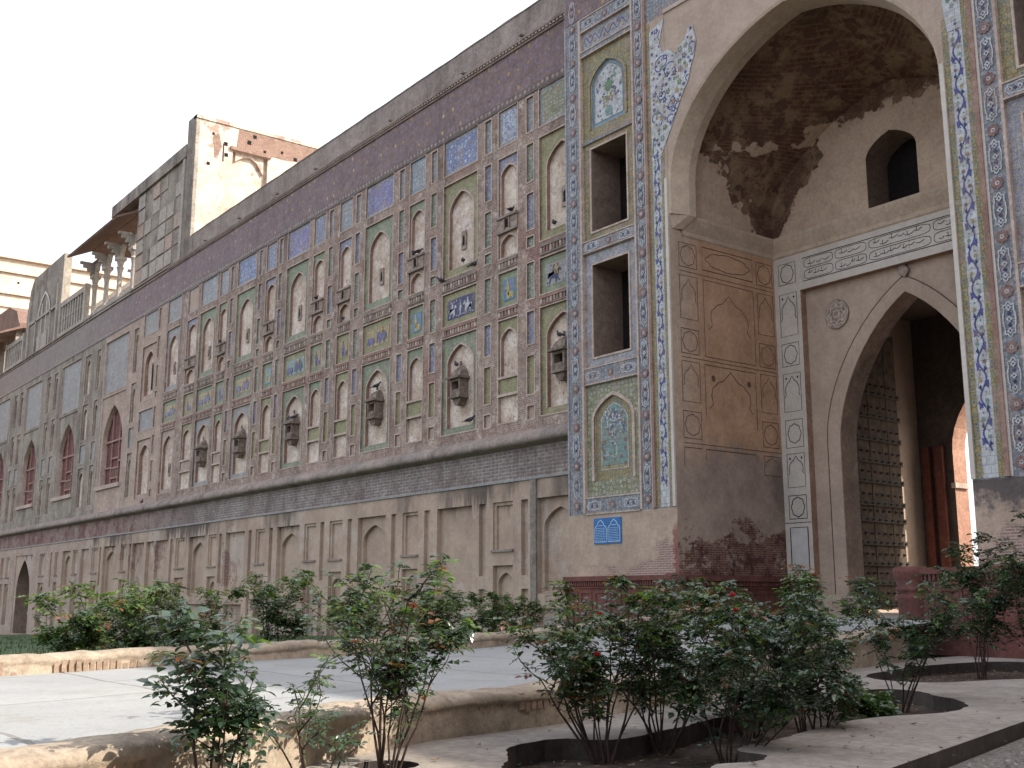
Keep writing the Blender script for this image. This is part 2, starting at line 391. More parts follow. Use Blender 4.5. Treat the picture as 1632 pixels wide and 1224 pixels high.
def recesswall():
    n = NB('recess_wall')
    o = n.xyz()
    col = n.mix(n.ramp(n.noise(None, 0.9, 6, 0.65), 0.3, 0.7), (0.50, 0.325, 0.21), (0.43, 0.27, 0.17))
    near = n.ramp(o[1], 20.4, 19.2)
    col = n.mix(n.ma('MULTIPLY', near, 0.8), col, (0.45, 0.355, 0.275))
    lowp = n.ramp(n.ma('ADD', o[2], n.ma('MULTIPLY', n.noise(None, 0.8, 5), 2.6)), 6.1, 5.5)
    col = n.mix(lowp, col, n.mix(n.ramp(n.noise(None, 1.2, 6), 0.35, 0.65), (0.38, 0.30, 0.245), (0.29, 0.225, 0.185)))
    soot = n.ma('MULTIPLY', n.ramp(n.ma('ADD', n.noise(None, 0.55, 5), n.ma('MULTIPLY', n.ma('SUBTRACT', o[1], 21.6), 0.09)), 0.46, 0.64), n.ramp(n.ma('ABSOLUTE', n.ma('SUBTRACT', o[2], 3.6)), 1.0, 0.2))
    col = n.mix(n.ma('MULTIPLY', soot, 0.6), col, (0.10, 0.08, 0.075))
    br = n.brick(n.uv(), 0.20, 0.055, 0.012, (0.14, 0.05, 0.04), (0.20, 0.085, 0.065), (0.24, 0.18, 0.14))
    h = n.ma('ADD', n.ma('MULTIPLY', n.ma('SUBTRACT', 2.75, o[2]), 0.16), n.noise(n.scl((1, 1, 1.6)), 1.3, 9, 0.72))
    f = n.ramp(h, 0.545, 0.60)
    col = n.mix(f, col, n.mix(n.ramp(n.noise(None, 3, 6, 0.7), 0.45, 0.6), br[0], (0.085, 0.04, 0.035)))
    col = n.weather(col, 0.25, 0.3, spk=0.25)
    M['recess_wall'] = n.fin(col, 0.9, n.ma('ADD', n.noise(None, 8, 6, 0.7), n.ma('MULTIPLY', f, n.ma('MULTIPLY', br[1], -1.5))), 0.5, 0.03)
recesswall()

def pierbase():
    n = NB('pier_base')
    o = n.xyz()
    col = n.mix(n.ramp(n.noise(None, 0.9, 6, 0.65), 0.3, 0.7), (0.46, 0.36, 0.28), (0.39, 0.30, 0.235))
    br = n.brick(n.uv(), 0.20, 0.055, 0.012, (0.26, 0.17, 0.14), (0.33, 0.22, 0.18), (0.42, 0.34, 0.29))
    h = n.ma('ADD', n.ma('ADD', n.ma('SUBTRACT', 2.05, o[2]), n.ma('MULTIPLY', n.ramp(o[0], -21.2, -19.0), 0.55)), n.ma('MULTIPLY', n.ma('SUBTRACT', n.noise(None, 1.2, 7, 0.7), 0.5), 3.4))
    f = n.ramp(h, 0.35, 0.6)
    col = n.mix(f, col, br[0])
    red = n.ma('MULTIPLY', n.ramp(n.ma('ADD', n.ma('ABSOLUTE', n.ma('ADD', o[0], 18.7)), n.ma('MULTIPLY', n.noise(None, 3.5, 6, 0.75), 0.7)), 0.50, 0.40), n.ramp(n.ma('ADD', o[2], n.ma('MULTIPLY', n.noise(None, 2.0, 5), 0.8)), 3.3, 3.0))
    col = n.mix(n.ma('MULTIPLY', red, 0.8), col, (0.20, 0.06, 0.05))
    grey = n.ma('MULTIPLY', n.ramp(o[0], -12.0, -11.0), n.ramp(n.ma('ADD', o[2], n.ma('MULTIPLY', n.noise(None, 2.0, 7, 0.7), 2.4)), 3.6, 4.1))
    col = n.mix(n.ma('MULTIPLY', grey, 0.85), col, (0.06, 0.055, 0.06))
    M['pier_base'] = n.fin(n.weather(col, 0.25, 0.3, spk=0.25), 0.9, n.ma('ADD', n.noise(None, 8, 6, 0.7), n.ma('MULTIPLY', f, n.ma('MULTIPLY', br[1], -1.2))), 0.5, 0.03)
pierbase()

def leafmat(name, c1, c2, trans=0.25):
    n = NB(name)
    oi = n.nt.nodes.new('ShaderNodeObjectInfo')
    k = n.noise(None, 5.0, 3, 0.6)
    col = n.mix(n.ramp(k, 0.3, 0.7), c1, c2)
    n.lk(col, n.bsdf.inputs['Base Color'])
    n.bsdf.inputs['Roughness'].default_value = 0.24
    n.bsdf.inputs['Specular IOR Level'].default_value = 0.85
    t = n.nt.nodes.new('ShaderNodeBsdfTranslucent')
    n.lk(n.mix(1.0, col, (1.5, 1.9, 0.6), 'MULTIPLY'), t.inputs[0])
    ms = n.nt.nodes.new('ShaderNodeMixShader')
    ms.inputs[0].default_value = trans
    n.nt.links.new(n.bsdf.outputs[0], ms.inputs[1])
    n.nt.links.new(t.outputs[0], ms.inputs[2])
    n.nt.links.new(ms.outputs[0], n.nt.nodes['Material Output'].inputs[0])
    M[name] = n.m
leafmat('leaf_dark', (0.026, 0.050, 0.030), (0.042, 0.074, 0.040), 0.15)
leafmat('leaf_mid', (0.045, 0.080, 0.036), (0.066, 0.108, 0.044), 0.25)
leafmat('leaf_young', (0.085, 0.13, 0.036), (0.12, 0.17, 0.05), 0.35)
leafmat('leaf_red', (0.16, 0.055, 0.03), (0.22, 0.09, 0.035), 0.35)
leafmat('petal_red', (0.33, 0.012, 0.025), (0.42, 0.02, 0.035), 0.2)
leafmat('petal_pale', (0.30, 0.20, 0.13), (0.36, 0.27, 0.19), 0.3)

# ------------------------------------------------------------------ mesh helper
class MB:
    def __init__(s, side='F'):
        s.v = []; s.f = []; s.mi = []; s.mats = []; s.side = side
    def P(s, a, b, d):                 # a along, b up, d out of the surface
        if s.side == 'F': return (a, -d, b)
        if s.side == 'L': return (d, a, b)       # surface facing +X, a runs along +Y
        return (a, b, d)                          # 'T' horizontal
    def mat(s, m):
        if m not in s.mats: s.mats.append(m)
        return s.mats.index(m)
    def face(s, pts, m, raw=False):
        k = len(s.v)
        s.v += [tuple(p) if raw else s.P(*p) for p in pts]
        s.f.append(tuple(range(k, k + len(pts)))); s.mi.append(s.mat(m))
    def rect(s, a0, a1, b0, b1, d, m):
        s.face([(a0, b0, d), (a1, b0, d), (a1, b1, d), (a0, b1, d)], m)
    def box(s, a0, a1, b0, b1, d0, d1, m):
        k = len(s.v)
        s.v += [s.P(*p) for p in ((a0, b0, d0), (a1, b0, d0), (a1, b1, d0), (a0, b1, d0), (a0, b0, d1), (a1, b0, d1), (a1, b1, d1), (a0, b1, d1))]
        for q in ((3, 2, 1, 0), (4, 5, 6, 7), (0, 1, 5, 4), (1, 2, 6, 5), (2, 3, 7, 6), (3, 0, 4, 7)):
            s.f.append(tuple(k + i for i in q)); s.mi.append(s.mat(m))
    def prism(s, pts, d0, d1, m, back=False):
        n = len(pts)
        s.face([(a, b, d1) for a, b in pts], m)
        if back: s.face([(a, b, d0) for a, b in reversed(pts)], m)
        for i in range(n):
            p, q = pts[i], pts[(i + 1) % n]
            s.face([(p[0], p[1], d0), (q[0], q[1], d0), (q[0], q[1], d1), (p[0], p[1], d1)], m)
    def line(s, pts, w, d, m, closed=False):
        n = len(pts)
        L = []; Rr = []
        for i in range(n):
            p = Vector(pts[i])
            a = Vector(pts[(i - 1) % n] if (closed or i > 0) else pts[i])
            b = Vector(pts[(i + 1) % n] if (closed or i < n - 1) else pts[i])
            t = (b - a)
            if t.length < 1e-6: t = Vector((1, 0))
            t.normalize()
            nn = Vector((-t.y, t.x)) * w * 0.5
            L.append(p + nn); Rr.append(p - nn)
        for i in range(n if closed else n - 1):
            j = (i + 1) % n
            s.face([(Rr[i].x, Rr[i].y, d), (Rr[j].x, Rr[j].y, d), (L[j].x, L[j].y, d), (L[i].x, L[i].y, d)], m)
    def tube(s, pts, r0, r1, m, n=5):
        pts = [Vector(p) for p in pts]
        rings = []
        for i, p in enumerate(pts):
            t = (pts[min(i + 1, len(pts) - 1)] - pts[max(i - 1, 0)]).normalized()
            x = t.orthogonal().normalized(); y = t.cross(x)
            r = r0 + (r1 - r0) * i / max(1, len(pts) - 1)
            k = len(s.v)
            for j in range(n):
                a = 2 * math.pi * j / n
                s.v.append(tuple(p + (x * math.cos(a) + y * math.sin(a)) * r))
            rings.append(k)
        mi = s.mat(m)
        for a, b in zip(rings, rings[1:]):
            for j in range(n):
                s.f.append((a + j, a + (j + 1) % n, b + (j + 1) % n, b + j)); s.mi.append(mi)
    def lathe(s, prof, c, m, n=16, a0=0.0, a1=2 * math.pi, sx=1.0, sy=1.0):
        full = abs(a1 - a0 - 2 * math.pi) < 1e-4
        cnt = n if full else n + 1
        rings = []
        for r, z in prof:
            k = len(s.v)
            for j in range(cnt):
                a = a0 + (a1 - a0) * j / n
                s.v.append((c[0] + r * math.cos(a) * sx, c[1] + r * math.sin(a) * sy, c[2] + z))
            rings.append(k)
        mi = s.mat(m)
        for a, b in zip(rings, rings[1:]):
            for j in range(n):
                jj = (j + 1) % cnt
                s.f.append((a + j, a + jj, b + jj, b + j)); s.mi.append(mi)
    def loft(s, rings, m, closed=False):
        ks = []
        for r in rings:
            ks.append(len(s.v)); s.v += [tuple(p) for p in r]
        n = len(rings[0]); mi = s.mat(m)
        for a, b in zip(ks, ks[1:]):
            for j in range(n if closed else n - 1):
                jj = (j + 1) % n
                s.f.append((a + j, a + jj, b + jj, b + j)); s.mi.append(mi)
    def mesh(s, name, smooth=False):
        me = bpy.data.meshes.new(name)
        me.from_pydata(s.v, [], s.f)
        for m in s.mats: me.materials.append(M[m])
        me.polygons.foreach_set('material_index', s.mi)
        if smooth: me.polygons.foreach_set('use_smooth', [True] * len(me.polygons))
        me.update()
        return me
WL = {}
def link(name, data, parent=None, loc=(0, 0, 0), rz=0.0):
    o = bpy.data.objects.new(name, data)
    COL.objects.link(o)
    loc = Vector(loc)
    WL[o.name] = loc
    if parent is not None:
        o.parent = parent
        o.location = loc - WL[parent.name]
    else:
        o.location = loc
    o.rotation_euler = (0, 0, rz)
    return o
def obj(name, mb, parent=None, loc=(0, 0, 0), smooth=False, stuff=False, **k):
    o = link(name, mb.mesh(name, smooth) if isinstance(mb, MB) else mb, parent, loc, k.get('rz', 0.0))
    if stuff: o['kind'] = 'stuff'
    return o
def tag(o, label, cat, group=None):
    o['label'] = label; o['category'] = cat
    if group: o['group'] = group
    return o
def thing(name, label, cat, loc=(0, 0, 0), group=None):
    return tag(link(name, None, None, loc), label, cat, group)
def struct(name, mb, loc=(0, 0, 0), smooth=False, kind='structure'):
    o = obj(name, mb, None, loc, smooth)
    o['kind'] = kind
    return o

def arch(x0, x1, zs, za, n=9, k=0.66):
    c = (x0 + x1) / 2; hw = (x1 - x0) / 2
    def g(t): return k * math.sqrt(max(0, 1 - (1 - t) ** 2)) + (1 - k) * t
    ts = [1 - math.cos(i / n * math.pi / 2) for i in range(n + 1)]
    ts = [1 - (1 - t) for t in ts]
    left = [(x0 + hw * t, zs + (za - zs) * g(t)) for t in ts]
    right = [(2 * c - x, z) for x, z in reversed(left[:-1])]
    return left + right
def arch_open(x0, x1, zb, zs, za, n=9):
    return [(x0, zb)] + arch(x0, x1, zs, za, n) + [(x1, zb)]
def plate_arch(mb, X0, X1, Z0, Z1, op, d, m):
    """rectangular plate with an arched hole; op = arch_open points"""
    zb = op[0][1]; x0 = op[0][0]; x1 = op[-1][0]
    mb.rect(X0, x0, zb, Z1, d, m) if x0 > X0 + 1e-4 else None
    mb.rect(x1, X1, zb, Z1, d, m) if X1 > x1 + 1e-4 else None
    if zb > Z0 + 1e-4: mb.rect(X0, X1, Z0, zb, d, m)
    for p, q in zip(op[1:-1], op[2:-1]):
        mb.face([(p[0], p[1], d), (q[0], q[1], d), (q[0], Z1, d), (p[0], Z1, d)], m)
def reveal(mb, pts, d0, d1, m, closed=True):
    n = len(pts)
    for i in range(n if closed else n - 1):
        p, q = pts[i], pts[(i + 1) % n]
        mb.face([(p[0], p[1], d0), (p[0], p[1], d1), (q[0], q[1], d1), (q[0], q[1], d0)], m)
def rpts(a0, a1, b0, b1): return [(a0, b0), (a0, b1), (a1, b1), (a1, b0)]
def grid_face(mb, x0, x1, z0, z1, holes, d, m):
    holes = [h for h in holes if h[1] > x0 and h[0] < x1 and h[3] > z0 and h[2] < z1]
    xs = sorted({x0, x1, *[round(v, 4) for h in holes for v in h[:2] if x0 < v < x1]})
    zs = sorted({z0, z1, *[round(v, 4) for h in holes for v in h[2:4] if z0 < v < z1]})
    for za, zb in zip(zs, zs[1:]):
        st = None
        zc = (za + zb) / 2
        for xa, xb in zip(xs, xs[1:]):
            xc = (xa + xb) / 2
            solid = not any(h[0] < xc < h[1] and h[2] < zc < h[3] for h in holes)
            if solid and st is None: st = xa
            if not solid and st is not None:
                mb.rect(st, xa, za, zb, d, m); st = None
        if st is not None: mb.rect(st, x1, za, zb, d, m)

# ------------------------------------------------------------------ ground
def road_centre(y):
    ks = [(-60, -8), (0, -8), (5, -9.4), (10, -11), (15, -13.3), (19, -14.9), (90, -15)]
    for (a, xa), (b, xb) in zip(ks, ks[1:]):
        if a <= y <= b: return xa + (xb - xa) * (y - a) / (b - a)
    return -15
def gz(x, y):
    c = road_centre(y)
    if x > c: return -0.15 + 0.03 * mnoise.noise((x * 1.3, y * 1.3, 5))
    far = 0.22 - 0.0245 * max(0.0, -12.5 - x)
    if y < 1: far = min(far, 0.27 - 0.0245 * max(0.0, -12.5 - x))
    return max(-1.7, far) + 0.05 * mnoise.noise((x * 0.4, y * 0.4, 0))
g = MB('T')
xs = [-900, -400, -200, -130] + [-110 + i * 2.0 for i in range(60)] + [15, 30, 80, 200, 600]
ys = [-600, -200, -80, -40] + [-20 + i * 1.0 for i in range(42)] + [30, 60, 150, 400, 900]
rings = [[(x, y, gz(x, y)) for x in xs] for y in ys]
g.loft(rings, 'soil')
struct('ground', g, smooth=True)

ramp_z = lambda y: 0.26 + 0.34 * min(1, max(0, (y - 9) / 9.0)) ** 1.2
FAR = [(-10.6, -3.0), (-11.1, 0.0), (-11.68, 2.7), (-12.3, 4.45), (-12.97, 6.73), (-13.4, 8.9), (-14.0, 11.4), (-15.0, 14.6), (-16.7, 17.4), (-17.5, 19.3)]
NEAR = [(-4.8, -3.0), (-5.15, 0.0), (-5.52, 1.4), (-5.84, 2.2), (-6.28, 3.1), (-6.65, 3.91), (-6.93, 4.6), (-7.22, 6.0), (-8.3, 9.0), (-9.3, 11.5), (-10.1, 13.8), (-10.5, 15.2), (-10.75, 16.1)]
def resample(pl, step):
    out = []
    # catmull-rom
    P = [Vector(p) for p in pl]
    for i in range(len(P) - 1):
        p0 = P[max(0, i - 1)]; p1 = P[i]; p2 = P[i + 1]; p3 = P[min(len(P) - 1, i + 2)]
        k = max(2, int((p2 - p1).length / step))
        for j in range(k):
            t = j / k
            out.append(0.5 * ((2 * p1) + (p2 - p0) * t + (2 * p0 - 5 * p1 + 4 * p2 - p3) * t * t + (3 * p1 - p0 - 3 * p2 + p3) * t ** 3))
    out.append(P[-1])
    return out
# road between the two low walls
fr = resample(FAR, 0.4); nr = resample(NEAR + [(-11.0, 18.0), (-11.2, 19.3)], 0.4)
N = 60
def samp(pl, y):
    for a, b in zip(pl, pl[1:]):
        if a.y <= y <= b.y:
            t = (y - a.y) / (b.y - a.y + 1e-9); return a.x + (b.x - a.x) * t
    return pl[0].x if y < pl[0].y else pl[-1].x
rd = MB('T')
rings = []
for i in range(N + 1):
    y = -3 + 22.3 * i / N
    xa = samp(fr, y) - 0.1; xb = samp(nr, y) - 0.3
    rings.append([(xa + (xb - xa) * j / 8, y, ramp_z(y)) for j in range(9)])
rd.loft(rings, 'road_concrete')
struct('road', rd, smooth=True)
# threshold floor inside the gateway and the court behind it
fl = MB('T')
fl.rect(-18.7, -11.1, 19.3, 31.0, 0.603, 'path_plaster')
fl.rect(-60, 60, 31.0, 120, 0.60, 'path_plaster')
struct('courtyard_floor', fl)

def low_wall(name, pl, side, thick, base, top, label, ny=0.06, rounded=True):
    """side=+1: visible face on +X side"""
    t = thing(name, label, 'low wall', (pl[2][0], pl[2][1], base))
    pts = resample(pl, ny)
    mb = MB('T')
    rings = []
    for i, p in enumerate(pts):
        a = pts[max(0, i - 1)]; b = pts[min(len(pts) - 1, i + 1)]
        tg = (b - a).normalized(); nv = Vector((tg.y, -tg.x))
        if nv.x < 0: nv = -nv
        h = top(p.y)
        shrink = 1.0
        endd = (pts[-1] - p).length
        if endd < 0.35: h -= 0.22 * (1 - endd / 0.35) ** 2; shrink = 0.55 + 0.45 * (endd / 0.35) ** 0.5
        prof = [(0, base - 0.1), (0.0, base + 0.45 * (h - base)), (-0.005, h - 0.10), (0.02, h - 0.075), (0.015, h - 0.03), (-0.03, h - 0.004), (-thick * 0.35, h + 0.012), (-thick * 0.7, h + 0.005), (-thick + 0.02, h - 0.015), (-thick, h - 0.07), (-thick, base - 0.1)]
        ring = []
        for o, z in prof:
            q = p + nv * side * (o if o > -thick * 0.5 else -thick * 0.5 + (o + thick * 0.5)) * shrink
            nz = mnoise.noise((q.x * 2.2, q.y * 2.2, z * 3 + 7)) * 0.04 + mnoise.noise((q.x * 7, q.y * 7, z * 8)) * 0.02 + mnoise.noise((q.x * 19, q.y * 19, z * 19)) * 0.008
            ring.append((q.x + nv.x * side * nz, q.y + nv.y * side * nz, z + nz * 0.8))
        rings.append(ring)
    mb.loft(rings, 'ramp_plaster')
    mb.face(list(reversed(rings[-1])), 'ramp_plaster', raw=True)
    mb2 = MB('T'); mb2.v = [tuple(Vector(v) - WL[t.name]) for v in mb.v]; mb2.f = mb.f; mb2.mi = mb.mi; mb2.mats = mb.mats
    obj('wall_body', mb2, t, WL[t.name], smooth=True)
    return t, pts
near_wall, npts = low_wall('ramp_wall', NEAR, 1, 0.5, 0.0, lambda y: ramp_z(y) + 0.03, 'low eroded plaster wall curving along the near side of the pale ramp')
far_wall, fpts = low_wall('ramp_wall', FAR, 1, 0.42, 0.25, lambda y: ramp_z(y) + 0.18, 'long low kerb wall with brick coping on the far side of the pale ramp')
bk = MB('T'); bk.box(-0.029, 0.029, -0.06, 0.004, -0.06, 0.06, 'brick_red')
brick_mesh = bk.mesh('brick')
def put_bricks(par, pts, y0, y1, zf, step, skip):
    acc = 0.0
    for a, b in zip(pts, pts[1:]):
        acc += (b - a).length
        if acc >= step and y0 < a.y < y1:
            acc = 0
            if rnd.random() < skip: continue
            tg = (b - a).normalized()
            o = link('brick', brick_mesh, par, (a.x + 0.004, a.y, zf(a.y) + rnd.uniform(-.01, .01)), math.atan2(tg.y, tg.x) - R(180))
            o.scale = (rnd.uniform(.9, 1.1), rnd.uniform(0.8, 1.1), rnd.uniform(.9, 1.1))
put_bricks(near_wall, resample(NEAR, 0.03), -0.6, 3.0, lambda y: 0.20, 0.068, 0.3)
put_bricks(near_wall, resample(NEAR, 0.03), 5.0, 6.6, lambda y: 0.20, 0.068, 0.35)
put_bricks(far_wall, resample(FAR, 0.03), 0.5, 5.2, lambda y: ramp_z(y) + 0.06, 0.068, 0.15)

# path slab with sunk planting beds
def fill_slab(name, outer, holes, z0, z1, mtop, mside):
    bm = bmesh.new()
    es = []
    loops = [outer] + holes
    for lp in loops:
        vs = [bm.verts.new((x, y, z1)) for x, y in lp]
        for i in range(len(vs)): es.append(bm.edges.new((vs[i], vs[(i + 1) % len(vs)])))
    bmesh.ops.triangle_fill(bm, use_beauty=True, use_dissolve=False, edges=es)
    bmesh.ops.recalc_face_normals(bm, faces=bm.faces[:])
    for f in bm.faces:
        if f.normal.z < 0: f.normal_flip()
    me = bpy.data.meshes.new(name)
    for lp in loops:
        n = len(lp)
        for i in range(n):
            p, q = lp[i], lp[(i + 1) % n]
            vs = [bm.verts.new(c) for c in ((p[0], p[1], z0), (q[0], q[1], z0), (q[0], q[1], z1), (p[0], p[1], z1))]
            f = bm.faces.new(vs); f.material_index = 1
    bm.to_mesh(me); bm.free()
    me.materials.append(M[mtop]); me.materials.append(M[mside])
    o = link(name, me)
    o['kind'] = 'structure'
    return o
def smooth_loop(pl, step=0.06):
    P = [Vector(p) for p in pl]; n = len(P); out = []
    for i in range(n):
        p0, p1, p2, p3 = P[i - 1], P[i], P[(i + 1) % n], P[(i + 2) % n]
        k = max(1, int((p2 - p1).length / step))
        for j in range(k):
            t = j / k
            q = 0.5 * ((2 * p1) + (p2 - p0) * t + (2 * p0 - 5 * p1 + 4 * p2 - p3) * t * t + (3 * p1 - p0 - 3 * p2 + p3) * t ** 3)
            nz_ = .022 * mnoise.noise((q.x * 5, q.y * 5, 2)) + .012 * mnoise.noise((q.x * 17, q.y * 17, 2))
            out.append((q.x + nz_, q.y + nz_))
    return out
BED1 = [(-6.24, 4.66), (-6.41, 4.98), (-6.45, 5.33), (-6.18, 5.57), (-6.33, 6.19), (-6.68, 7.12), (-7.06, 8.1), (-7.61, 9.3), (-7.77, 10.22), (-7.7, 11.0), (-7.34, 11.07), (-6.9, 10.73), (-6.48, 10.45), (-6.09, 9.99), (-5.88, 9.47), (-5.85, 9.05), (-5.96, 8.48), (-5.9, 7.83), (-5.66, 7.08), (-5.47, 6.45), (-5.38, 6.07), (-5.22, 5.84), (-5.0, 5.84), (-4.85, 5.6), (-4.9, 5.3), (-4.73, 5.0), (-4.45, 4.67), (-4.34, 4.01), (-4.64, 3.77), (-5.26, 3.95), (-5.62, 4.18), (-5.9, 4.45)]
BED2 = [(-9.49, 13.6), (-9.9, 15.2), (-9.9, 16.9), (-9.3, 17.3), (-8.2, 17.2), (-7.5, 16.2), (-7.4, 14.6), (-7.69, 13.4), (-7.9, 12.3), (-8.6, 12.2), (-9.2, 12.8)]
def circ(x, y, r, n=14): return [(x + r * math.cos(2 * math.pi * i / n), y + r * math.sin(2 * math.pi * i / n)) for i in range(n)]
near_edge = [(p.x - 0.25, p.y) for p in resample(NEAR, 0.5)]
OUT = near_edge + [(-11.2, 18.9), (3.0, 18.9), (3.0, 17.6), (-3.8, 14.2), (-4.9, 11.2), (-5.03, 9.06), (-4.18, 6.0), (-3.6, 3.5), (-3.2, 1.0), (-3.0, -3.0)]
HOLES = [smooth_loop(BED1), smooth_loop(BED2), circ(-5.5, 2.34, 0.18), circ(-5.6, 2.9, 0.15), circ(-6.1, 3.66, 0.2)]
fill_slab('path', OUT, HOLES, -0.25, 0.0, 'path_plaster', 'bed_side_shade')
gv = MB('T')
gv.face([(-5.0, 9.06, -0.11), (-4.15, 6.0, -0.11), (-3.55, 3.5, -0.11), (-3.15, 1, -0.11), (-2.95, -8, -0.11), (30, -8, -0.11), (30, 17.5, -0.11), (3, 17.5, -0.11), (-3.78, 14.2, -0.11), (-4.88, 11.2, -0.11)], 'gravel', raw=True)
struct('gravel_ground', gv)
st = MB('T')
r2 = random.Random(3)
for i in range(1500):
    y = r2.uniform(4.5, 11.0); x = -4.9 + r2.uniform(0.05, 2.8) ** 1.1
    edge = -4.95 if y > 9 else -5.03 + (9.06 - y) * 0.278
    if x < edge + 0.06: continue
    r = r2.uniform(0.008, 0.026)
    k = len(st.v)
    for a in range(5):
        th = a * 1.257 + r2.random() * .4
        st.v.append((x + r * math.cos(th) * r2.uniform(.7, 1.2), y + r * math.sin(th) * r2.uniform(.7, 1.2), -0.11))
    st.v.append((x, y, -0.11 + r * r2.uniform(.6, 1)))
    for a in range(5): st.f.append((k + a, k + (a + 1) % 5, k + 5)); st.mi.append(st.mat('pebble'))
struct('gravel', st, kind='stuff')
def inside(p, lp):
    c = False; j = len(lp) - 1
    for i in range(len(lp)):
        if (lp[i][1] > p[1]) != (lp[j][1] > p[1]) and p[0] < (lp[j][0] - lp[i][0]) * (p[1] - lp[i][1]) / (lp[j][1] - lp[i][1]) + lp[i][0]: c = not c
        j = i
    return c
lt = MB('T')
for i in range(4200):
    x = r2.uniform(-10, -4.2); y = r2.uniform(3.6, 17)
    ib = inside((x, y), HOLES[0]) or inside((x, y), HOLES[1])
    if ib: z = -0.135
    elif r2.random() < 0.16 and -6.9 + 0.0 < x and x > samp(nr, y) + 0.1 and y < 12: z = 0.004
    else: continue
    r = r2.uniform(0.012, 0.034); th = r2.uniform(0, 6.28)
    c, s = math.cos(th), math.sin(th)
    q = [(-1, 0, .1), (0, -.5, 0), (1, 0, .35), (0, .5, .15)]
    lt.face([(x + (a * c - b * s) * r, y + (a * s + b * c) * r, z + h * r * 1.4 + .003) for a, b, h in q], r2.choice(['dry_leaf', 'dry_leaf', 'petal_pale', 'leaf_dark', 'soil']), raw=True)
struct('leaf_litter', lt, kind='stuff')

# ------------------------------------------------------------------ THE DECORATED WALL
W = 19.7
XL, XR = -100.0, -22.2
wall = thing('fort_wall', 'long decorated fort wall of arched niches, tile panels and mosaics receding to the left', 'wall', (-45, W, -1.5))
BIG = [(-23.7, 1.95), (-28.87, 1.95), (-34.15, 1.98), (-40.75, 2.0), (-45.9, 1.98), (-50.28, 1.95), (-54.85, 1.85)]
SML = [(-26.25, 0.98), (-31.52, 0.98), (-36.68, 0.98), (-38.86, 0.98), (-43.33, 0.98), (-48.46, 0.94), (-52.3, 1.3)]
STR = [-25.13, -27.3, -30.45, -32.56, -35.72, -37.87, -42.38, -44.42, -47.5, -56.95]
SLIT = (-58.35, 2.1)
UH = []      # holes in the upper face: (x0,x1,z0,z1)
def hole(xc, wd, z0, z1): UH.append((xc - wd / 2, xc + wd / 2, z0, z1))
CACHE = {}
def cached(key, fn):
    if key not in CACHE: CACHE[key] = fn()
    return CACHE[key]
Fpos = lambda x, z: (x, W, z)

def hole_edge_light(a, wd, ht, m='trim_pale', t=.04):  # pale strips added around holes; lit recess edges put into colour
    for q in ((-wd / 2 - t, -wd / 2, -t, ht + t), (wd / 2, wd / 2 + t, -t, ht + t), (-wd / 2, wd / 2, -t, 0), (-wd / 2, wd / 2, ht, ht + t)): a.box(*q, -.01, .014, m)
def arched_niche(par, xc, z0, wd, ht, aw, zs, za, zb, d1, d2, spand, edge='red_edge', back='plaster_niche', trim='trim_pale', foot=None):
    """recessed frame with arched niche; z values relative to z0"""
    key = (wd, ht, aw, zs, za, zb, d1, d2, spand, edge, back, trim)
    def mk():
        op = arch_open(-aw / 2, aw / 2, zb, zs, za)
        a = MB(); reveal(a, rpts(-wd / 2, wd / 2, 0, ht), 0, -d1, 'wall_brick' if spand != back else back)
        reveal(a, op, -d1, -d2, edge)
        if spand != 'lower_plaster': hole_edge_light(a, wd, ht)
        a.rect(-aw / 2, aw / 2, zb, za, -d2, back)
        s = MB(); plate_arch(s, -wd / 2, wd / 2, 0, ht, op, -d1, spand)
        t = MB()
        outer = arch_open(-aw / 2 - .05, aw / 2 + .05, zb, zs, za + .06)
        for i in range(len(op) - 1):
            p, q, r_, u = op[i], op[i + 1], outer[i + 1], outer[i]
            t.face([(p[0], p[1], -d1 + .02), (q[0], q[1], -d1 + .02), (r_[0], r_[1], -d1 + .02), (u[0], u[1], -d1 + .02)], trim)
            t.face([(u[0], u[1], -d1 + .02), (r_[0], r_[1], -d1 + .02), (r_[0], r_[1], -d1), (u[0], u[1], -d1)], trim)
            t.face([(p[0], p[1], -d1), (q[0], q[1], -d1), (q[0], q[1], -d1 + .02), (p[0], p[1], -d1 + .02)], edge)
        return a.mesh('niche'), s.mesh('spandrel'), t.mesh('arch_trim')
    a, s, t = cached(key, mk)
    o = link('niche', a, par, Fpos(xc, z0))
    link('spandrel', s, o, Fpos(xc, z0)); link('arch_trim', t, o, Fpos(xc, z0))
    return o
def flat_panel(par, xc, z0, wd, ht, d, m, edge='wall_brick', name='tile_panel', border=None):
    def mk():
        a = MB(); reveal(a, rpts(-wd / 2, wd / 2, 0, ht), 0, -d, edge)
        if m != 'lower_plaster': hole_edge_light(a, wd, ht)
        if border:
            b = 0.10
            a.rect(-wd / 2 + b, wd / 2 - b, b, ht - b, -d, m)
            a.rect(-wd / 2, wd / 2, 0, b, -d, border); a.rect(-wd / 2, wd / 2, ht - b, ht, -d, border)
            a.rect(-wd / 2, -wd / 2 + b, b, ht - b, -d, border); a.rect(wd / 2 - b, wd / 2, b, ht - b, -d, border)
        else: a.rect(-wd / 2, wd / 2, 0, ht, -d, m)
        return a.mesh(name)
    return link(name, cached((wd, ht, d, m, edge, border), mk), par, Fpos(xc, z0))
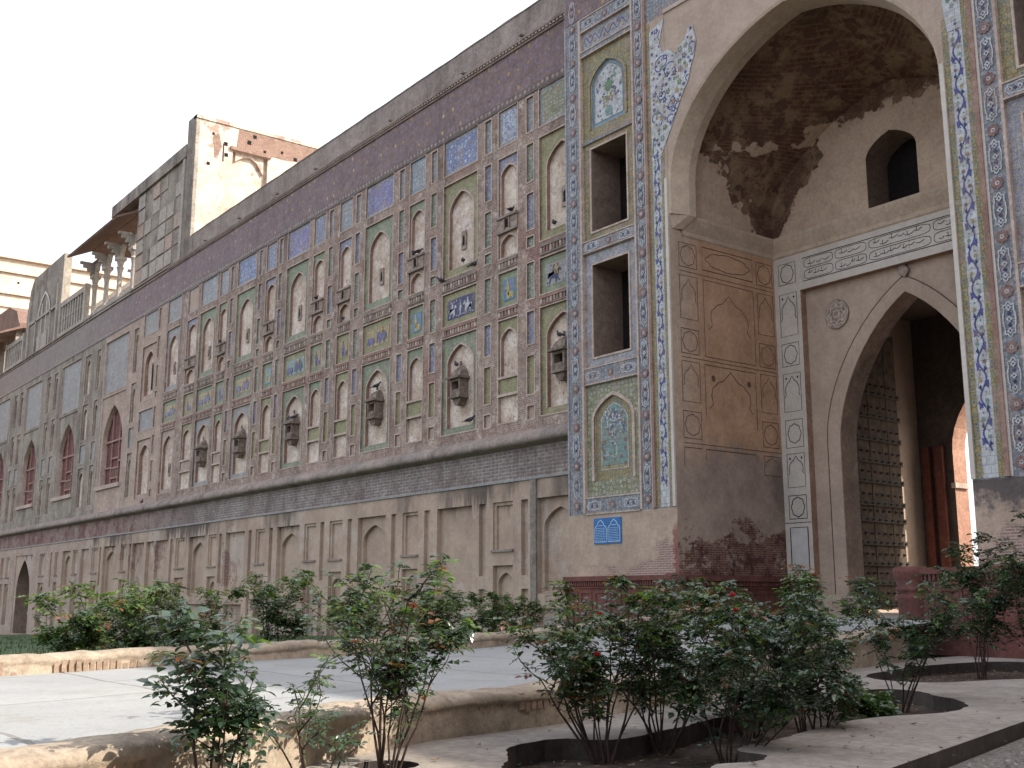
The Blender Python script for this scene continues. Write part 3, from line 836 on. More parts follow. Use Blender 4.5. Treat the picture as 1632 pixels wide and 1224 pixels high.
def dentils(par, xc, z0, wd, ht, m='ledge'):
    def mk():
        a = MB()
        n = int(wd / 0.15)
        a.box(-wd / 2, wd / 2, ht * .72, ht, 0.0, 0.05, m)
        a.box(-wd / 2, wd / 2, 0, ht * .16, 0.0, 0.03, m)
        for i in range(n):
            x = -wd / 2 + (i + .5) * wd / n
            a.box(x - .045, x + .045, ht * .18, ht * .70, 0.002, 0.035, 'wall_brick' if i % 3 else 'trim_pale')
        return a.mesh('dentil_band')
    return link('dentil_band', cached(('den', wd, ht, m), mk), par, Fpos(xc, z0))
def slot_window(par, xc, zc, d):
    def mk():
        a = MB()
        a.box(-.13, .13, -.33, .30, -d, -d + .05, 'slot_stone')
        op = arch_open(-.055, .055, -.2, .08, .16, 3)
        a.face([(x, z, -d + .052) for x, z in op], 'void_shade')
        return a.mesh('slot_window')
    return link('slot_window', cached(('slot', d), mk), par, Fpos(xc, zc))
def kiosk(par, xc, zc, d):
    """little bracketed stone house inside a niche"""
    def mk():
        a = MB()
        w, dep = .30, .34
        a.prism([(-.10, -.62), (.10, -.62), (.20, -.48), (.24, -.40), (-.24, -.40), (-.20, -.48)], -d, -d + dep * .8, 'kiosk', True)
        a.box(-w, w, -.40, -.33, -d, -d + dep + .05, 'kiosk')
        a.box(-w + .03, -w + .11, -.33, .22, -d, -d + dep, 'kiosk'); a.box(w - .11, w - .03, -.33, .22, -d, -d + dep, 'kiosk')
        a.box(-w + .11, w - .11, -.33, -.12, -d + .02, -d + dep - .01, 'kiosk')
        a.rect(-w + .11, w - .11, -.12, .22, -d + .10, 'void_shade')
        a.box(-w + .11, w - .11, .14, .22, -d + .02, -d + dep - .01, 'kiosk')
        a.box(-w - .06, w + .06, .22, .29, -d, -d + dep + .12, 'kiosk')
        rings = []
        for s_, z in ((1, .29), (.93, .40), (.74, .52), (.42, .62), (.10, .68)):
            rings.append([a.P(*p) for p in ((-w * s_, z, -d), (-w * s_, z, -d + dep * s_), (w * s_, z, -d + dep * s_), (w * s_, z, -d))])
        a.loft(rings, 'kiosk')
        a.box(-.03, .03, .67, .82, -d + .08, -d + .14, 'kiosk')
        return a.mesh('bracket_house')
    return link('bracket_house', cached(('kiosk', d), mk), par, Fpos(xc, zc))
ELE = [(.0, .08), (.05, .04), (.07, .1), (.06, .3), (.1, .38), (.18, .36), (.2, .0), (.32, .0), (.33, .22), (.62, .22), (.64, .0), (.78, .0), (.8, .3), (.86, .45), (.9, .2), (.92, .2), (.9, .5), (.84, .66), (.7, .74), (.4, .74), (.28, .7), (.22, .78), (.1, .76), (.03, .62), (.0, .35)]
HRS = [(.02, .3), (.0, .55), (.06, .58), (.1, .5), (.14, .2), (.1, 0), (.17, 0), (.22, .25), (.5, .26), (.52, .0), (.58, 0), (.6, .3), (.66, .1), (.72, .12), (.68, .4), (.74, .6), (.86, .56), (.9, .62), (.8, .78), (.7, .82), (.62, .62), (.5, .58), (.5, .82), (.46, .98), (.38, .98), (.36, .84), (.3, .56), (.12, .6)]
MAN = [(.3, 0), (.45, 0), (.47, .4), (.53, .4), (.55, 0), (.7, 0), (.68, .55), (.9, .5), (.9, .6), (.66, .78), (.6, .8), (.62, 1), (.42, 1), (.42, .8), (.3, .75), (.15, .45), (.22, .4), (.34, .58)]
def figure(par, sh, x, z, wd, ht, d, m, flip=False):
    a = MB()
    pts = [((1 - p[0] if flip else p[0]) * wd, p[1] * ht) for p in sh]
    if flip: pts.reverse()
    a.prism(pts, -d, -d + .012, m)
    return obj('mosaic_figure', a, par, Fpos(x, z))
def mosaic(par, xc, wd, style, seed):
    rr = random.Random(seed)
    ground = {'b': 't_navy', 'y': 't_ochre', 'g': 't_turq', 'a': 't_azure', 'w': 'tile_greyblue', 's': 't_sky'}[style]
    frame = rr.choice(['tile_yellowgreen', 'tile_palegreen']) if style != 'a' else 'tile_palegreen'
    o = flat_panel(par, xc, 9.72, wd, 1.09, .06, frame, name='mosaic_panel')
    iw = wd - .42; ih = .66
    def mk():
        a = MB(); a.box(-iw / 2, iw / 2, .2, .2 + ih, -.06, -.05, ground); return a.mesh('mosaic_field')
    fld = link('mosaic_field', cached(('mf', wd, ground), mk), o, Fpos(xc, 9.72))
    x0 = xc - iw / 2
    if wd > 1.3:
        if style == 'b':
            figure(o, HRS, x0 + .08, 9.97, .52, .5, .05, 't_white'); figure(o, HRS, x0 + iw * .56, 9.99, .55, .52, .05, 't_white', True); figure(o, MAN, x0 + iw * .43, 9.98, .2, .44, .05, 't_white')
        elif style == 'w':
            figure(o, HRS, x0 + .08, 9.97, .7, .55, .05, 't_navy'); figure(o, MAN, x0 + .3, 10.2, .4, .32, .035, 't_ochre'); figure(o, ELE, x0 + .86, 9.96, .6, .56, .05, 't_white')
        else:
            figure(o, ELE, x0 + .05, 9.96, .55, .42, .05, 't_blue'); figure(o, ELE, x0 + iw * .46, 9.98, .74, .56, .05, 't_blue' if style == 'y' else 't_navy')
            figure(o, MAN, x0 + iw * .62, 10.30, .24, .26, .035, 't_yellow')
        sp = MB()
        for k in range(16):
            x = rr.uniform(-iw / 2 + .05, iw / 2 - .05); z = .2 + rr.choice([.06, .09, ih - .07, ih - .1])
            r = .03
            sp.face([(x - r, z, -.047), (x, z - r, -.047), (x + r, z, -.047), (x, z + r, -.047)], 't_white' if style != 'w' else 't_navy')
        obj('mosaic_flower', sp, o, Fpos(xc, 9.72), stuff=True)
    else:
        figure(o, MAN, x0 + iw * .12, 9.97, .3, .58, .05, 't_yellow' if style in 'as' else 't_blue', rr.random() < .5)
        if style in 'as':
            figure(o, ELE, x0 + iw * .38, 9.95, .32, .3, .05, 't_yellow')
            a = MB(); a.box(-iw / 2 + .02, iw / 2 - .05, .2, .34, -.05, -.044, 't_azure'); obj('mosaic_ground', a, o, Fpos(xc, 9.72))
        else: figure(o, ELE, x0 + iw * .4, 9.96, .33, .3, .05, 't_blue')

bigmos = ['w', 'b', 'y', 'g', 'y', 'y', 'y']
smlmos = ['a', 'a', 'y', 'y', 's', 'w', 'y']
tilesB = ['tile_olive', 'tile_blue', 'tile_violet', 'tile_violet', 'tile_blue', 'tile_skyframe', 'tile_greyblue']
for i, (xc, wd) in enumerate(BIG):
    flat_panel(wall, xc, 14.96, wd, 1.22, .04, tilesB[i], border='tile_skyframe'); hole(xc, wd, 14.96, 16.18)
    sp = ['tile_yellowgreen', 'tile_yellowgreen', 'tile_palegreen', 'tile_palegreen', 'tile_palegreen', 'tile_palegreen', 'tile_greyblue'][i]
    n1 = arched_niche(wall, xc, 11.36, wd, 3.24, wd * .70, 2.22, 2.85, .26, .06, .16, sp); hole(xc, wd, 11.36, 14.60)
    slot_window(n1, xc + .05, 12.52, .16)
    dentils(wall, xc, 10.90, wd, .34)
    mosaic(wall, xc, wd, bigmos[i], 30 + i); hole(xc, wd, 9.72, 10.81)
    dentils(wall, xc, 9.37, wd, .28, 'red_edge')
    sp = ['tile_yellowgreen', 'tile_green', 'tile_green', 'tile_green', 'tile_greyblue', 'tile_greyblue', 'plaster'][i]
    n2 = arched_niche(wall, xc, 6.13, wd, 3.18, wd * .74, 2.28, 2.88, .20, .06, .17, sp); hole(xc, wd, 6.13, 9.31)
    if i < 6: kiosk(n2, xc + .03, 7.62, .17)
    else: slot_window(n2, xc + .1, 7.3, .17)
tilesS = ['tile_white', 'tile_skyframe', 'tile_skyframe', 'tile_stripblue', 'tile_stripblue', 'tile_skyframe', 'plaster_smooth']
for i, (xc, wd) in enumerate(SML):
    flat_panel(wall, xc, 14.96, wd, 1.20, .04, tilesS[i], border='tile_greyblue' if i != 1 else 't_sky'); hole(xc, wd, 14.96, 16.16)
    arched_niche(wall, xc, 12.62, wd, 1.94, wd * .80, 1.36, 1.66, 0.02, .05, .14, ['tile_stripblue', 'tile_palegreen'][i % 2]); hole(xc, wd, 12.62, 14.56)
    def mkblk():
        a = MB()
        a.box(-wd / 2, wd / 2, 0, .5, -.05, .04, 'slot_stone')
        a.box(-wd / 2 - .03, wd / 2 + .03, .44, .52, -.05, .10, 'ledge'); a.box(-wd / 2 - .03, wd / 2 + .03, -.02, .05, -.05, .07, 'ledge')
        a.rect(-.10, .10, .12, .40, .043, 'void_shade'); a.box(.10, .15, .1, .42, .03, .08, 'slot_stone'); a.box(-.15, -.10, .1, .42, .03, .08, 'slot_stone')
        return a.mesh('bird_ledge')
    link('bird_ledge', cached(('blk', wd), mkblk), wall, Fpos(xc, 12.10)); hole(xc, wd, 12.10, 12.62)
    arched_niche(wall, xc, 11.30, wd, .80, wd * .82, .42, .70, 0.02, .05, .16, 'plaster'); hole(xc, wd, 11.30, 12.10)
    dentils(wall, xc, 10.92, wd, .30)
    mosaic(wall, xc, wd, smlmos[i], 60 + i); hole(xc, wd, 9.72, 10.81)
    dentils(wall, xc, 9.38, wd, .27, 'red_edge')
    arched_niche(wall, xc, 7.56, wd, 1.75, wd * .80, 1.12, 1.45, 0.02, .05, .14, ['tile_yellowgreen', 'tile_palegreen'][i % 2]); hole(xc, wd, 7.56, 9.31)
    flat_panel(wall, xc, 7.02, wd, .46, .05, 'tile_yellowgreen' if i < 5 else 'plaster'); hole(xc, wd, 7.02, 7.48)
    flat_panel(wall, xc, 6.14, wd, .80, .10, 'plaster_niche', edge='plaster', name='sunk_panel'); hole(xc, wd, 6.14, 6.94)
srows = [(14.98, 16.1), (13.38, 14.57), (11.85, 12.99), (11.3, 11.62), (9.70, 10.81), (8.33, 9.31), (6.83, 7.97), (6.09, 6.48)]
for i, x in enumerate(STR):
    for j, (a, b) in enumerate(srows):
        m = ['tile_skyframe', 'tile_strip', 'tile_stripblue', 'tile_strip', 'tile_strip', 'tile_stripblue', 'tile_yellowgreen', 'plaster'][(j + (i % 3 == 1 and j in (1, 2))) % 8 if j < 7 else 7]
        if x < -56: m = 'plaster'
        flat_panel(wall, x, a, .33, b - a, .055, m, name='tile_strip'); hole(x, .33, a, b)
# the bay with the slit, and the weathered bay beside the windows
xc, wd = SLIT
n1 = arched_niche(wall, xc, 11.36, wd, 3.0, wd * .66, 2.0, 2.65, .26, .07, .24, 'plaster'); hole(xc, wd, 11.36, 14.36)
sl_ = MB(); sl_.box(-.18, .18, 0, 1.5, -.235, -.20, 'slot_stone'); sl_.face([(a, b, -.196) for a, b in arch_open(-.13, .13, .02, 1.2, 1.42, 4)], 'void_shade')
obj('slit_window', sl_, n1, Fpos(xc + .1, 11.9))
flat_panel(wall, xc, 14.96, wd, 1.2, .04, 'tile_greyblue'); hole(xc, wd, 14.96, 16.16)
flat_panel(wall, xc, 9.72, wd, 1.09, .06, 'tile_greyblue', name='mosaic_panel'); hole(xc, wd, 9.72, 10.81)
arched_niche(wall, xc, 6.13, wd, 3.1, wd * .7, 2.2, 2.8, .2, .07, .24, 'plaster'); hole(xc, wd, 6.13, 9.23)
for x, ww in ((-60.6, .7), (-67.3, .75), (-69.4, 1.1), (-76.4, .8), (-78.2, .9), (-85.4, .9), (-87.0, .8), (-94.5, .9)):
    for a, b, ar in ((13.2, 15.7, 1), (10.4, 12.6, 1), (9.0, 10.1, 0), (6.3, 8.7, 1)):
        if ar: arched_niche(wall, x, a, ww, b - a, ww * .76, (b - a) * .7, (b - a) * .88, .05, .06, .16, 'old_stone', edge='old_stone', back='plaster_niche')
        else: flat_panel(wall, x, a, ww, b - a, .06, 'tile_greyblue', edge='old_stone')
        hole(x, ww, a, b)
# big pointed windows with red lattice screens
for i, xc in enumerate((-63.95, -73.0, -81.95, -90.9)):
    z0, wd, ht = 7.25, 4.1, 5.2
    flat_panel(wall, xc, 12.66, wd, 3.15, .09, 'tile_greyblue', edge='trim_pale', name='blank_panel'); hole(xc, wd, 12.66, 15.81)
    key = 'bigwin'
    def mk():
        op = arch_open(-1.72, 1.72, 0, 2.55, 4.6, 10)
        a = MB(); reveal(a, rpts(-wd / 2, wd / 2, 0, ht), 0, -.06, 'trim_pale'); reveal(a, op, -.06, -.40, 'trim_pale')
        a.box(-wd / 2 - .1, wd / 2 + .1, -.22, 0, -.06, .12, 'trim_pale')
        s = MB(); plate_arch(s, -wd / 2, wd / 2, 0, ht, op, -.06, 'plaster' if i == 0 else 'old_stone')
        l = MB()
        l.face([(x, z, -.36) for x, z in op], 'lattice_red')
        b = MB()
        for x in (-.62, .62): b.box(x - .05, x + .05, 0, 4.1, -.35, -.27, 'lattice_bar')
        b.box(-1.70, 1.70, 2.5, 2.62, -.351, -.26, 'lattice_bar')
        for x0, x1, z in ((-1.70, -.67, 1.05), (.67, 1.70, 1.35), (-.57, .57, 1.55), (-.57, .57, 1.0), (-.57, .57, .42)): b.box(x0, x1, z - .05, z + .05, -.35, -.27, 'lattice_bar')
        for x in (-.3, 0, .3): b.box(x - .035, x + .035, .47, .95, -.35, -.28, 'lattice_bar')
        b.rect(-.57, .57, .47, .95, -.352, 'void_shade')
        for p, q in zip(op[1:-1], op[2:-1]):
            b.face([(p[0], p[1], -.30), (q[0], q[1], -.30), (q[0] * .95, q[1] * .975, -.30), (p[0] * .95, p[1] * .975, -.30)], 'lattice_bar')
        return a.mesh('window'), s.mesh('spandrel'), l.mesh('lattice_screen'), b.mesh('window_frame')
    a, s, l, b = cached((key, i == 0), mk)
    o = link('window', a, wall, Fpos(xc, z0)); hole(xc, wd, z0, z0 + ht)
    link('spandrel', s, o, Fpos(xc, z0)); link('lattice_screen', l, o, Fpos(xc, z0)); link('window_frame', b, o, Fpos(xc, z0))

f = MB(); grid_face(f, XL, -66.2, 5.7, 16.45, UH, 0, 'old_stone'); grid_face(f, -66.2, -56, 5.7, 16.45, UH, 0, 'plaster'); grid_face(f, -56, XR, 5.7, 16.45, UH, 0, 'wall_brick')
f.v = [(x, y, z + 1.5) for x, y, z in f.v]; f.v = [(x + 45, y, z) for x, y, z in f.v]
obj('wall_face', f, wall, (-45, W, -1.5))
def wpart(name, fn, smooth=False, stuff=False):
    a = MB(); fn(a); a.v = [(x + 45, y, z + 1.5) for x, y, z in a.v]
    return obj(name, a, wall, (-45, W, -1.5), smooth, stuff)
# string border, purple frieze, moulding, parapet
def bd(a):
    a.box(XL, XR, 16.20, 16.45, 0.0, .03, 'border_dark')
wpart('border_band', bd)
wpart('frieze', lambda a: a.box(XL, XR, 16.45, 17.93, 0.0, .02, 'frieze_purple'))
def mould(a):
    a.box(XL, XR, 17.93, 18.0, 0.0, .07, 'ledge'); a.box(XL, XR, 18.06, 18.14, 0.0, .14, 'ledge')
    a.box(XL, XR, 18.0, 18.06, 0.0, .05, 'trim_pale')
wpart('cornice_moulding', mould)
def dn(a):
    x = XR - .1
    while x > -56:
        a.box(x - .05, x + .05, 18.003, 18.057, .05, .12, 'trim_pale'); x -= .17
wpart('cornice_dentils', dn, stuff=True)
def par(a):
    a.box(-53.25, XR, 18.14, 19.08, -.5, .05, 'parapet')
    rings = []
    x = XR
    while x > -53.3:
        h = 19.10 + .03 * mnoise.noise((x * .9, 0, 3)) + .015 * mnoise.noise((x * 4, 0, 3))
        rings.append([(x, -.07, 19.06), (x, -.075, h), (x, .25, h + .05), (x, .52, h), (x, .52, 19.06)])
        x -= .35
    a.loft(rings, 'parapet')
wpart('parapet', par)
# ledge cornice
def ledge(a):
    rings = []
    x = XR
    while x > XL:
        n1 = mnoise.noise((x * .8, 1, 0)); n2 = mnoise.noise((x * 3.1, 2, 0)); n3 = mnoise.noise((x * 1.7, 5, 0))
        rings.append([(x, 0.0, 5.78), (x, -.10 - .02 * n1, 5.72 + .02 * n2), (x, -.30 - .035 * n2, 5.60 + .03 * n1), (x, -.36 - .05 * n3 - .03 * n2, 5.46 + .03 * n2), (x, -.33 - .05 * n3, 5.36 + .03 * n3), (x, -.16, 5.33 + .02 * n2), (x, 0.0, 5.27)])
        x -= .22
    a.loft(rings, 'ledge')
wpart('ledge_cornice', ledge, True)
wpart('tile_band', lambda a: (a.box(XL, XR, 4.40, 5.30, -.05, .02, 'hatch_tile'), a.box(XL, XR, 4.33, 4.40, -.05, .05, 'tile_greyblue')))

# lower plaster zone: niches in two tiers
LH = []
LB = 'lower_plaster'
def lhole(xc, wd, z0, z1): LH.append((xc - wd / 2, xc + wd / 2, z0, z1))
for x, wd in ((-24.0, 1.75), (-34.2, 1.93), (-40.75, 1.97), (-50.2, 1.95), (-62.9, 2.1), (-71.1, 1.7), (-89, 1.8)):
    arched_niche(wall, x, 1.1, wd, 2.68, wd * .82, 1.86, 2.4, .08, .16, .28, LB, edge=LB, back=LB, trim=LB); lhole(x, wd, 1.1, 3.78)
    flat_panel(wall, x, -1.2, wd * .92, 1.9, .15, LB, edge=LB, name='sunk_panel'); lhole(x, wd * .92, -1.2, .70)
flat_panel(wall, -29.05, -1.0, 1.95, 4.78, .17, LB, edge=LB, name='sunk_panel'); lhole(-29.05, 1.95, -1.0, 3.78)
for x, wd in ((-45.9, 2.0), (-54.85, 1.75), (-56.45, 1.15), (-58.25, 1.75), (-67.4, 1.5)):
    flat_panel(wall, x, 1.05, wd, 2.73, .17, LB, edge=LB, name='sunk_panel'); lhole(x, wd, 1.05, 3.78)
    flat_panel(wall, x, -1.2, wd * .92, 1.9, .15, LB, edge=LB, name='sunk_panel'); lhole(x, wd * .92, -1.2, .70)
for x, wd in ((-26.5, .98), (-31.65, .97), (-36.8, .98), (-38.86, .98), (-43.34, .9), (-48.4, .9), (-52.3, 1.2), (-60.55, .9), (-65.5, 1.1), (-69.25, 1.0), (-73.2, .8), (-76.5, 1.2), (-85.4, 1.1), (-87, .9)):
    o = flat_panel(wall, x, 2.38, wd, 1.4, .13, LB, edge=LB, name='sunk_panel'); lhole(x, wd, 2.38, 3.78)
    def mk():
        a = MB(); a.box(-wd / 2 + .10, wd / 2, 1.399, 1.4, -.13, -.12, LB)
        a.prism([(-wd / 2, 0), (-wd / 2 + .1, 0), (-wd / 2 + .1, 1.4), (-wd / 2, 1.4)], -.13, -.06, LB)
        a.prism([(-wd / 2 + .1, 1.3), (wd / 2, 1.3), (wd / 2, 1.4), (-wd / 2 + .1, 1.4)], -.13, -.06, LB)
        a.box(-wd / 2 - .04, wd / 2 + .04, -.07, 0.0, 0.0, .06, 'ledge')
        return a.mesh('panel_moulding')
    link('panel_moulding', cached(('pm', wd), mk), o, Fpos(x, 2.38))
    arched_niche(wall, x, -.9, wd, 2.82, wd * .78, 2.3, 2.62, .05, .14, .25, LB, edge=LB, back=LB, trim=LB); lhole(x, wd, -.9, 1.92)
for x in (-25.45, -27.55, -30.63, -32.7, -35.76, -37.87, -42.32, -44.35, -47.5, -53.5, -59.5, -64.5, -74.4):
    flat_panel(wall, x, 1.62, .32, 2.16, .12, LB, edge=LB, name='sunk_strip'); lhole(x, .32, 1.62, 3.78)
    flat_panel(wall, x, -1.2, .32, 2.44, .12, LB, edge=LB, name='sunk_strip'); lhole(x, .32, -1.2, 1.24)
# doorway far left
def mkdoor():
    op = arch_open(-1.75, 1.75, 0, 2.7, 4.9, 8)
    a = MB(); reveal(a, rpts(-2.2, 2.2, 0, 5.2), 0, -.05, 'plaster_smooth'); reveal(a, op, -.05, -1.1, 'reveal_dark')
    a.rect(-1.75, 1.75, 0, 4.9, -1.1, 'inside_shade'); plate_arch(a, -2.2, 2.2, 0, 5.2, op, -.05, LB)
    a.box(-1.7, 1.7, 1.2, 1.45, -1.0, -.85, 'stone_light'); a.box(-1.74, 1.74, 2.0, 2.9, -1.05, -.95, 'red_plaster')
    return a.mesh('doorway')
link('doorway', mkdoor(), wall, Fpos(-81, -1.4)); lhole(-81, 4.4, -1.4, 3.8)
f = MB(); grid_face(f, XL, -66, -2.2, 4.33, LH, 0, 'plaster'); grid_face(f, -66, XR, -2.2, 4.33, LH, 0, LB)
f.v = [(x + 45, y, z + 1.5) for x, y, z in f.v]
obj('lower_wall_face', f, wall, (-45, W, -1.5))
core = MB(); core.box(XL, -22.2, -2.5, 18.1, -3.0, -1.3, 'plaster'); core.box(-53.25, -22.2, 18.1, 19.06, -1.5, -.52, 'parapet')
core.v = [(x + 45, y, z + 1.5) for x, y, z in core.v]
obj('wall_core', core, wall, (-45, W, -1.5))
# water spouts
for x in (-25.4, -28.6, -33.3, -39.2, -42.8, -46.8, -50.9):
    def mk():
        a = MB(); a.prism([(-.05, 0), (.05, 0), (.06, .06), (-.06, .06)], 0, .16, 'ledge', True); return a.mesh('spout')
    link('spout', cached('spout', mk), wall, (x, W - .05, 18.2))
wpart('buttress_strip', lambda a: a.box(-25.13, -24.87, 0.6, 4.32, 0.0, .05, 'old_stone'))

# ------------------------------------------------------------------ buildings on top of the wall
tw = thing('tower', 'tall plastered tower with sunlit patchy side rising above the parapet', 'tower', (-57, 23, 18))
def tpart(par, name, fn, loc, smooth=False, side='F', stuff=False):
    a = MB(side); fn(a); a.v = [tuple(Vector(v) - Vector(loc)) for v in a.v]
    return obj(name, a, par, loc, smooth, stuff)
TX = -53.2
TL_ = (-57, 23, 18)
def t_side(a):      # facing +X, coordinates a = y, b = z, d = x
    hs = [(21.7, 23.7, 20.6, 24.25), (25.0, 26.2, 20.6, 23.6)]
    grid_face(a, 19.85, 34, 16, 25.55, [(h[0], h[1], h[2], h[3]) for h in hs], TX, 'tower_plaster')
    for h in hs:
        reveal(a, rpts(*h), TX, TX - .25, 'tower_plaster'); a.rect(h[0], h[1], h[2], h[3], TX - .25, 'tower_plaster')
        a.box(h[0] - .15, h[1] + .15, h[3], h[3] + .18, TX, TX + .14, 'tower_brick')
    a.prism([(21.9, 24.25), (21.9, 23.7), (22.3, 24.0), (22.7, 24.1), (23.1, 23.9), (23.5, 23.3), (23.5, 24.25)], TX - .25, TX - .1, 'tower_plaster')
tpart(tw, 'side_wall', t_side, TL_, side='L')
def t_brick(a):
    a.prism([(21.9, 24.5), (22.6, 24.45), (24.6, 24.4), (26.5, 24.6), (29, 24.7), (29, 25.5), (22.0, 25.5)], TX, TX + .012, 'tower_brick')
    a.prism([(20.7, 23.6), (20.9, 23.7), (21.1, 24.3), (20.9, 25.0), (20.6, 24.8)], TX, TX + .01, 'tower_brick')
tpart(tw, 'bare_brick', t_brick, TL_, side='L')
rr = random.Random(14)
def t_holes(a):
    for y, z in ((20.6, 24.9), (21.3, 24.5), (21.35, 23.9), (22.6, 24.9), (23.5, 24.6), (24.5, 24.8), (25.3, 24.6), (26.2, 24.9), (27, 24.6), (22.9, 25.3), (20.4, 23.2), (24.6, 22.6)):
        s_ = rr.uniform(.06, .12); a.box(y - s_, y + s_, z - s_, z + s_, TX, TX + .014, 'void_shade')  # no holes cut; black patches paint their shade
    a.box(21.15, 21.22, 23.5, 24.5, TX, TX + .016, 'black_line')
tpart(tw, 'beam_hole', t_holes, TL_, side='L', stuff=True)
tpart(tw, 'top_band', lambda a: a.box(19.66, 34, 25.55, 25.75, TX - .4, TX + .06, 'tower_plaster'), TL_, side='L')
def t_front(a):     # facing the yard
    a.box(-54.35, TX - .003, 18.1, 25.75, -20.2, -19.66, 'old_stone')
    a.box(-66.5, -54.35, 23.75, 24.45, -20.2, -19.60, 'old_stone'); a.box(-61.9, -54.35, 18.1, 23.75, -20.4, -19.74, 'old_stone')
    a.box(-66.5, -61.9, 23.75, 24.2, -24, -20.2, 'old_stone')
    a.box(-54.75, -54.45, 18.1, 23.7, -19.74, -19.62, 'stone_light')
tpart(tw, 'front_wall', t_front, TL_)
ty = TL_
rr = random.Random(11)
for c in range(6):
    for r_ in range(6):
        x0 = -61.7 + c * 1.17; z0 = 18.3 + r_ * .9
        if rr.random() < .12: continue
        m = rr.choice(['stone_light', 'stone_light', 'old_stone', 'plaster'])
        a = MB(); a.box(.05, 1.12 - rr.uniform(0, .06), .04, .84 - rr.uniform(0, .05), 0, rr.uniform(.03, .08), m)
        obj('stone_panel', a, tw, (x0, 19.74, z0))
# pavilion with columns and sloping eave
pv = thing('pavilion', 'columned stone pavilion under a brown sloping eave on the wall top beside the tower', 'pavilion', (-66, 20, 18.1))
PL = (-66, 20, 18.1)
def colm(a):
    a.lathe([(.0, 0), (.24, 0), (.24, .12), (.17, .22), (.15, .5), (.145, 1.9), (.17, 2.1), (.23, 2.25), (.16, 2.35), (.22, 2.6), (.28, 2.7)], (0, 0, 0), 'stone_light', 12)
    a.box(-.28, .28, 2.7, 2.9, -.28, .28, 'stone_light')
ca = MB(); colm(ca); cm = ca.mesh('column', False)
br = MB()
br.prism([(-.62, 3.7), (.62, 3.7), (.62, 3.5), (.5, 3.42), (.45, 3.2), (.3, 3.1), (.28, 2.9), (-.28, 2.9), (-.3, 3.1), (-.45, 3.2), (-.5, 3.42), (-.62, 3.5)], -.12, .12, 'stone_light', True)
for z0_, z1_, d_ in ((2.9, 3.12, .35), (3.12, 3.34, .55), (3.34, 3.55, .8), (3.55, 3.7, 1.0)): br.box(-.11, .11, z0_, z1_, .12, d_, 'stone_light')
bm_ = br.mesh('bracket')
for x in (-62.9, -65.4, -67.9, -70.3):
    o = link('column', cm, pv, (x, 20.0, 18.15)); link('bracket', bm_, o, (x, 20.0, 18.15))
    o = link('column', cm, pv, (x, 23.0, 18.15)); link('bracket', bm_, o, (x, 23.0, 18.15))
def eave(a):
    prof = [(-18.55, 22.30), (-18.50, 22.40), (-20.0, 23.15), (-20.0, 23.0)]
    rings = [[(x, -y, z) for y, z in prof] for x in (-71.6, -61.9)]
    a.loft(rings, 'eave_stone', True)
    for rg in rings: a.face(rg, 'eave_stone', raw=True)
    a.box(-71.4, -61.9, 22.95, 23.35, -23.4, -19.95, 'eave_stone'); a.box(-71.2, -66.6, 23.35, 23.8, -23.3, -20.0, 'old_stone')
    a.box(-71.3, -61.9, 21.75, 22.0, -20.15, -19.85, 'eave_stone')
tpart(pv, 'eave', eave, PL)
tpart(pv, 'plinth', lambda a: a.box(-70.6, -61.9, 17.95, 18.3, -23.4, -19.60, 'stone_light'), PL)
for x in (-69.1, -66.6, -64.1): tpart(pv, 'parapet_panel', lambda a: a.box(x - .95, x + .95, 18.3, 18.75, -20.06, -19.94, 'stone_light'), PL)
# balustrades and screen wall
def balustrade(x0, x1, z0, z1, label):
    t = thing('balustrade', label, 'balustrade', ((x0 + x1) / 2, W, z0))
    L = WL[t.name]
    def fr(a):
        a.box(x0, x1, z1 - .35, z1, -19.85, -19.62, 'stone_light'); a.box(x0, x1, z0, z0 + .25, -19.85, -19.60, 'stone_light')
        a.box(x0 - .35, x0, z0, z1 + .1, -19.9, -19.58, 'stone_light'); a.box(x1, x1 + .35, z0, z1 + .1, -19.9, -19.58, 'stone_light')
        a.rect(x0, x1, z0, z1, -19.99, 'inside_shade')  # dark sheet behind the bars paints the shade of the gaps
    tpart(t, 'frame', fr, L)
    n = 9
    for i in range(n):
        x = x0 + (i + .5) * (x1 - x0) / n
        a = MB(); a.box(-.11, .11, 0, z1 - z0 - .6, -.06, .06, 'stone_light'); a.box(-.17, .17, .9, 1.05, -.05, .07, 'stone_light')
        obj('baluster', a, t, (x, 19.73, z0 + .25))
balustrade(-76.4, -71.2, 18.1, 20.55, 'pierced stone balustrade on the wall top between the pavilion and the arched screen wall')
balustrade(-91.0, -86.3, 18.1, 20.2, 'leftmost pierced stone balustrade on the wall top beyond the arched screen wall')
sw = thing('screen_wall', 'dark weathered screen wall with a pointed arch outlined in white on the wall top', 'screen wall', (-81, W, 18.1))
def scr(a):
    a.prism([(-86.0, 18.1), (-76.9, 18.1), (-76.9, 24.2), (-84.6, 24.1), (-85.4, 23.4), (-86, 21.4)], -20.0, -19.72, 'old_stone', True)
    for x in (-84.9, -77.6): a.box(x - .14, x + .14, 18.1, 22.2, -19.72, -19.6, 'stone_light')
    for x in (-83, -79.2): a.box(x - .12, x + .12, 18.1, 20.7, -19.72, -19.62, 'stone_light')
    a.box(-84.7, -77.5, 20.55, 20.75, -19.72, -19.62, 'stone_light')
    a.box(-82.4, -79.8, 18.1, 19.3, -19.72, -19.66, 'stone_light')
tpart(sw, 'wall_body', scr, (-81, W, 18.1))
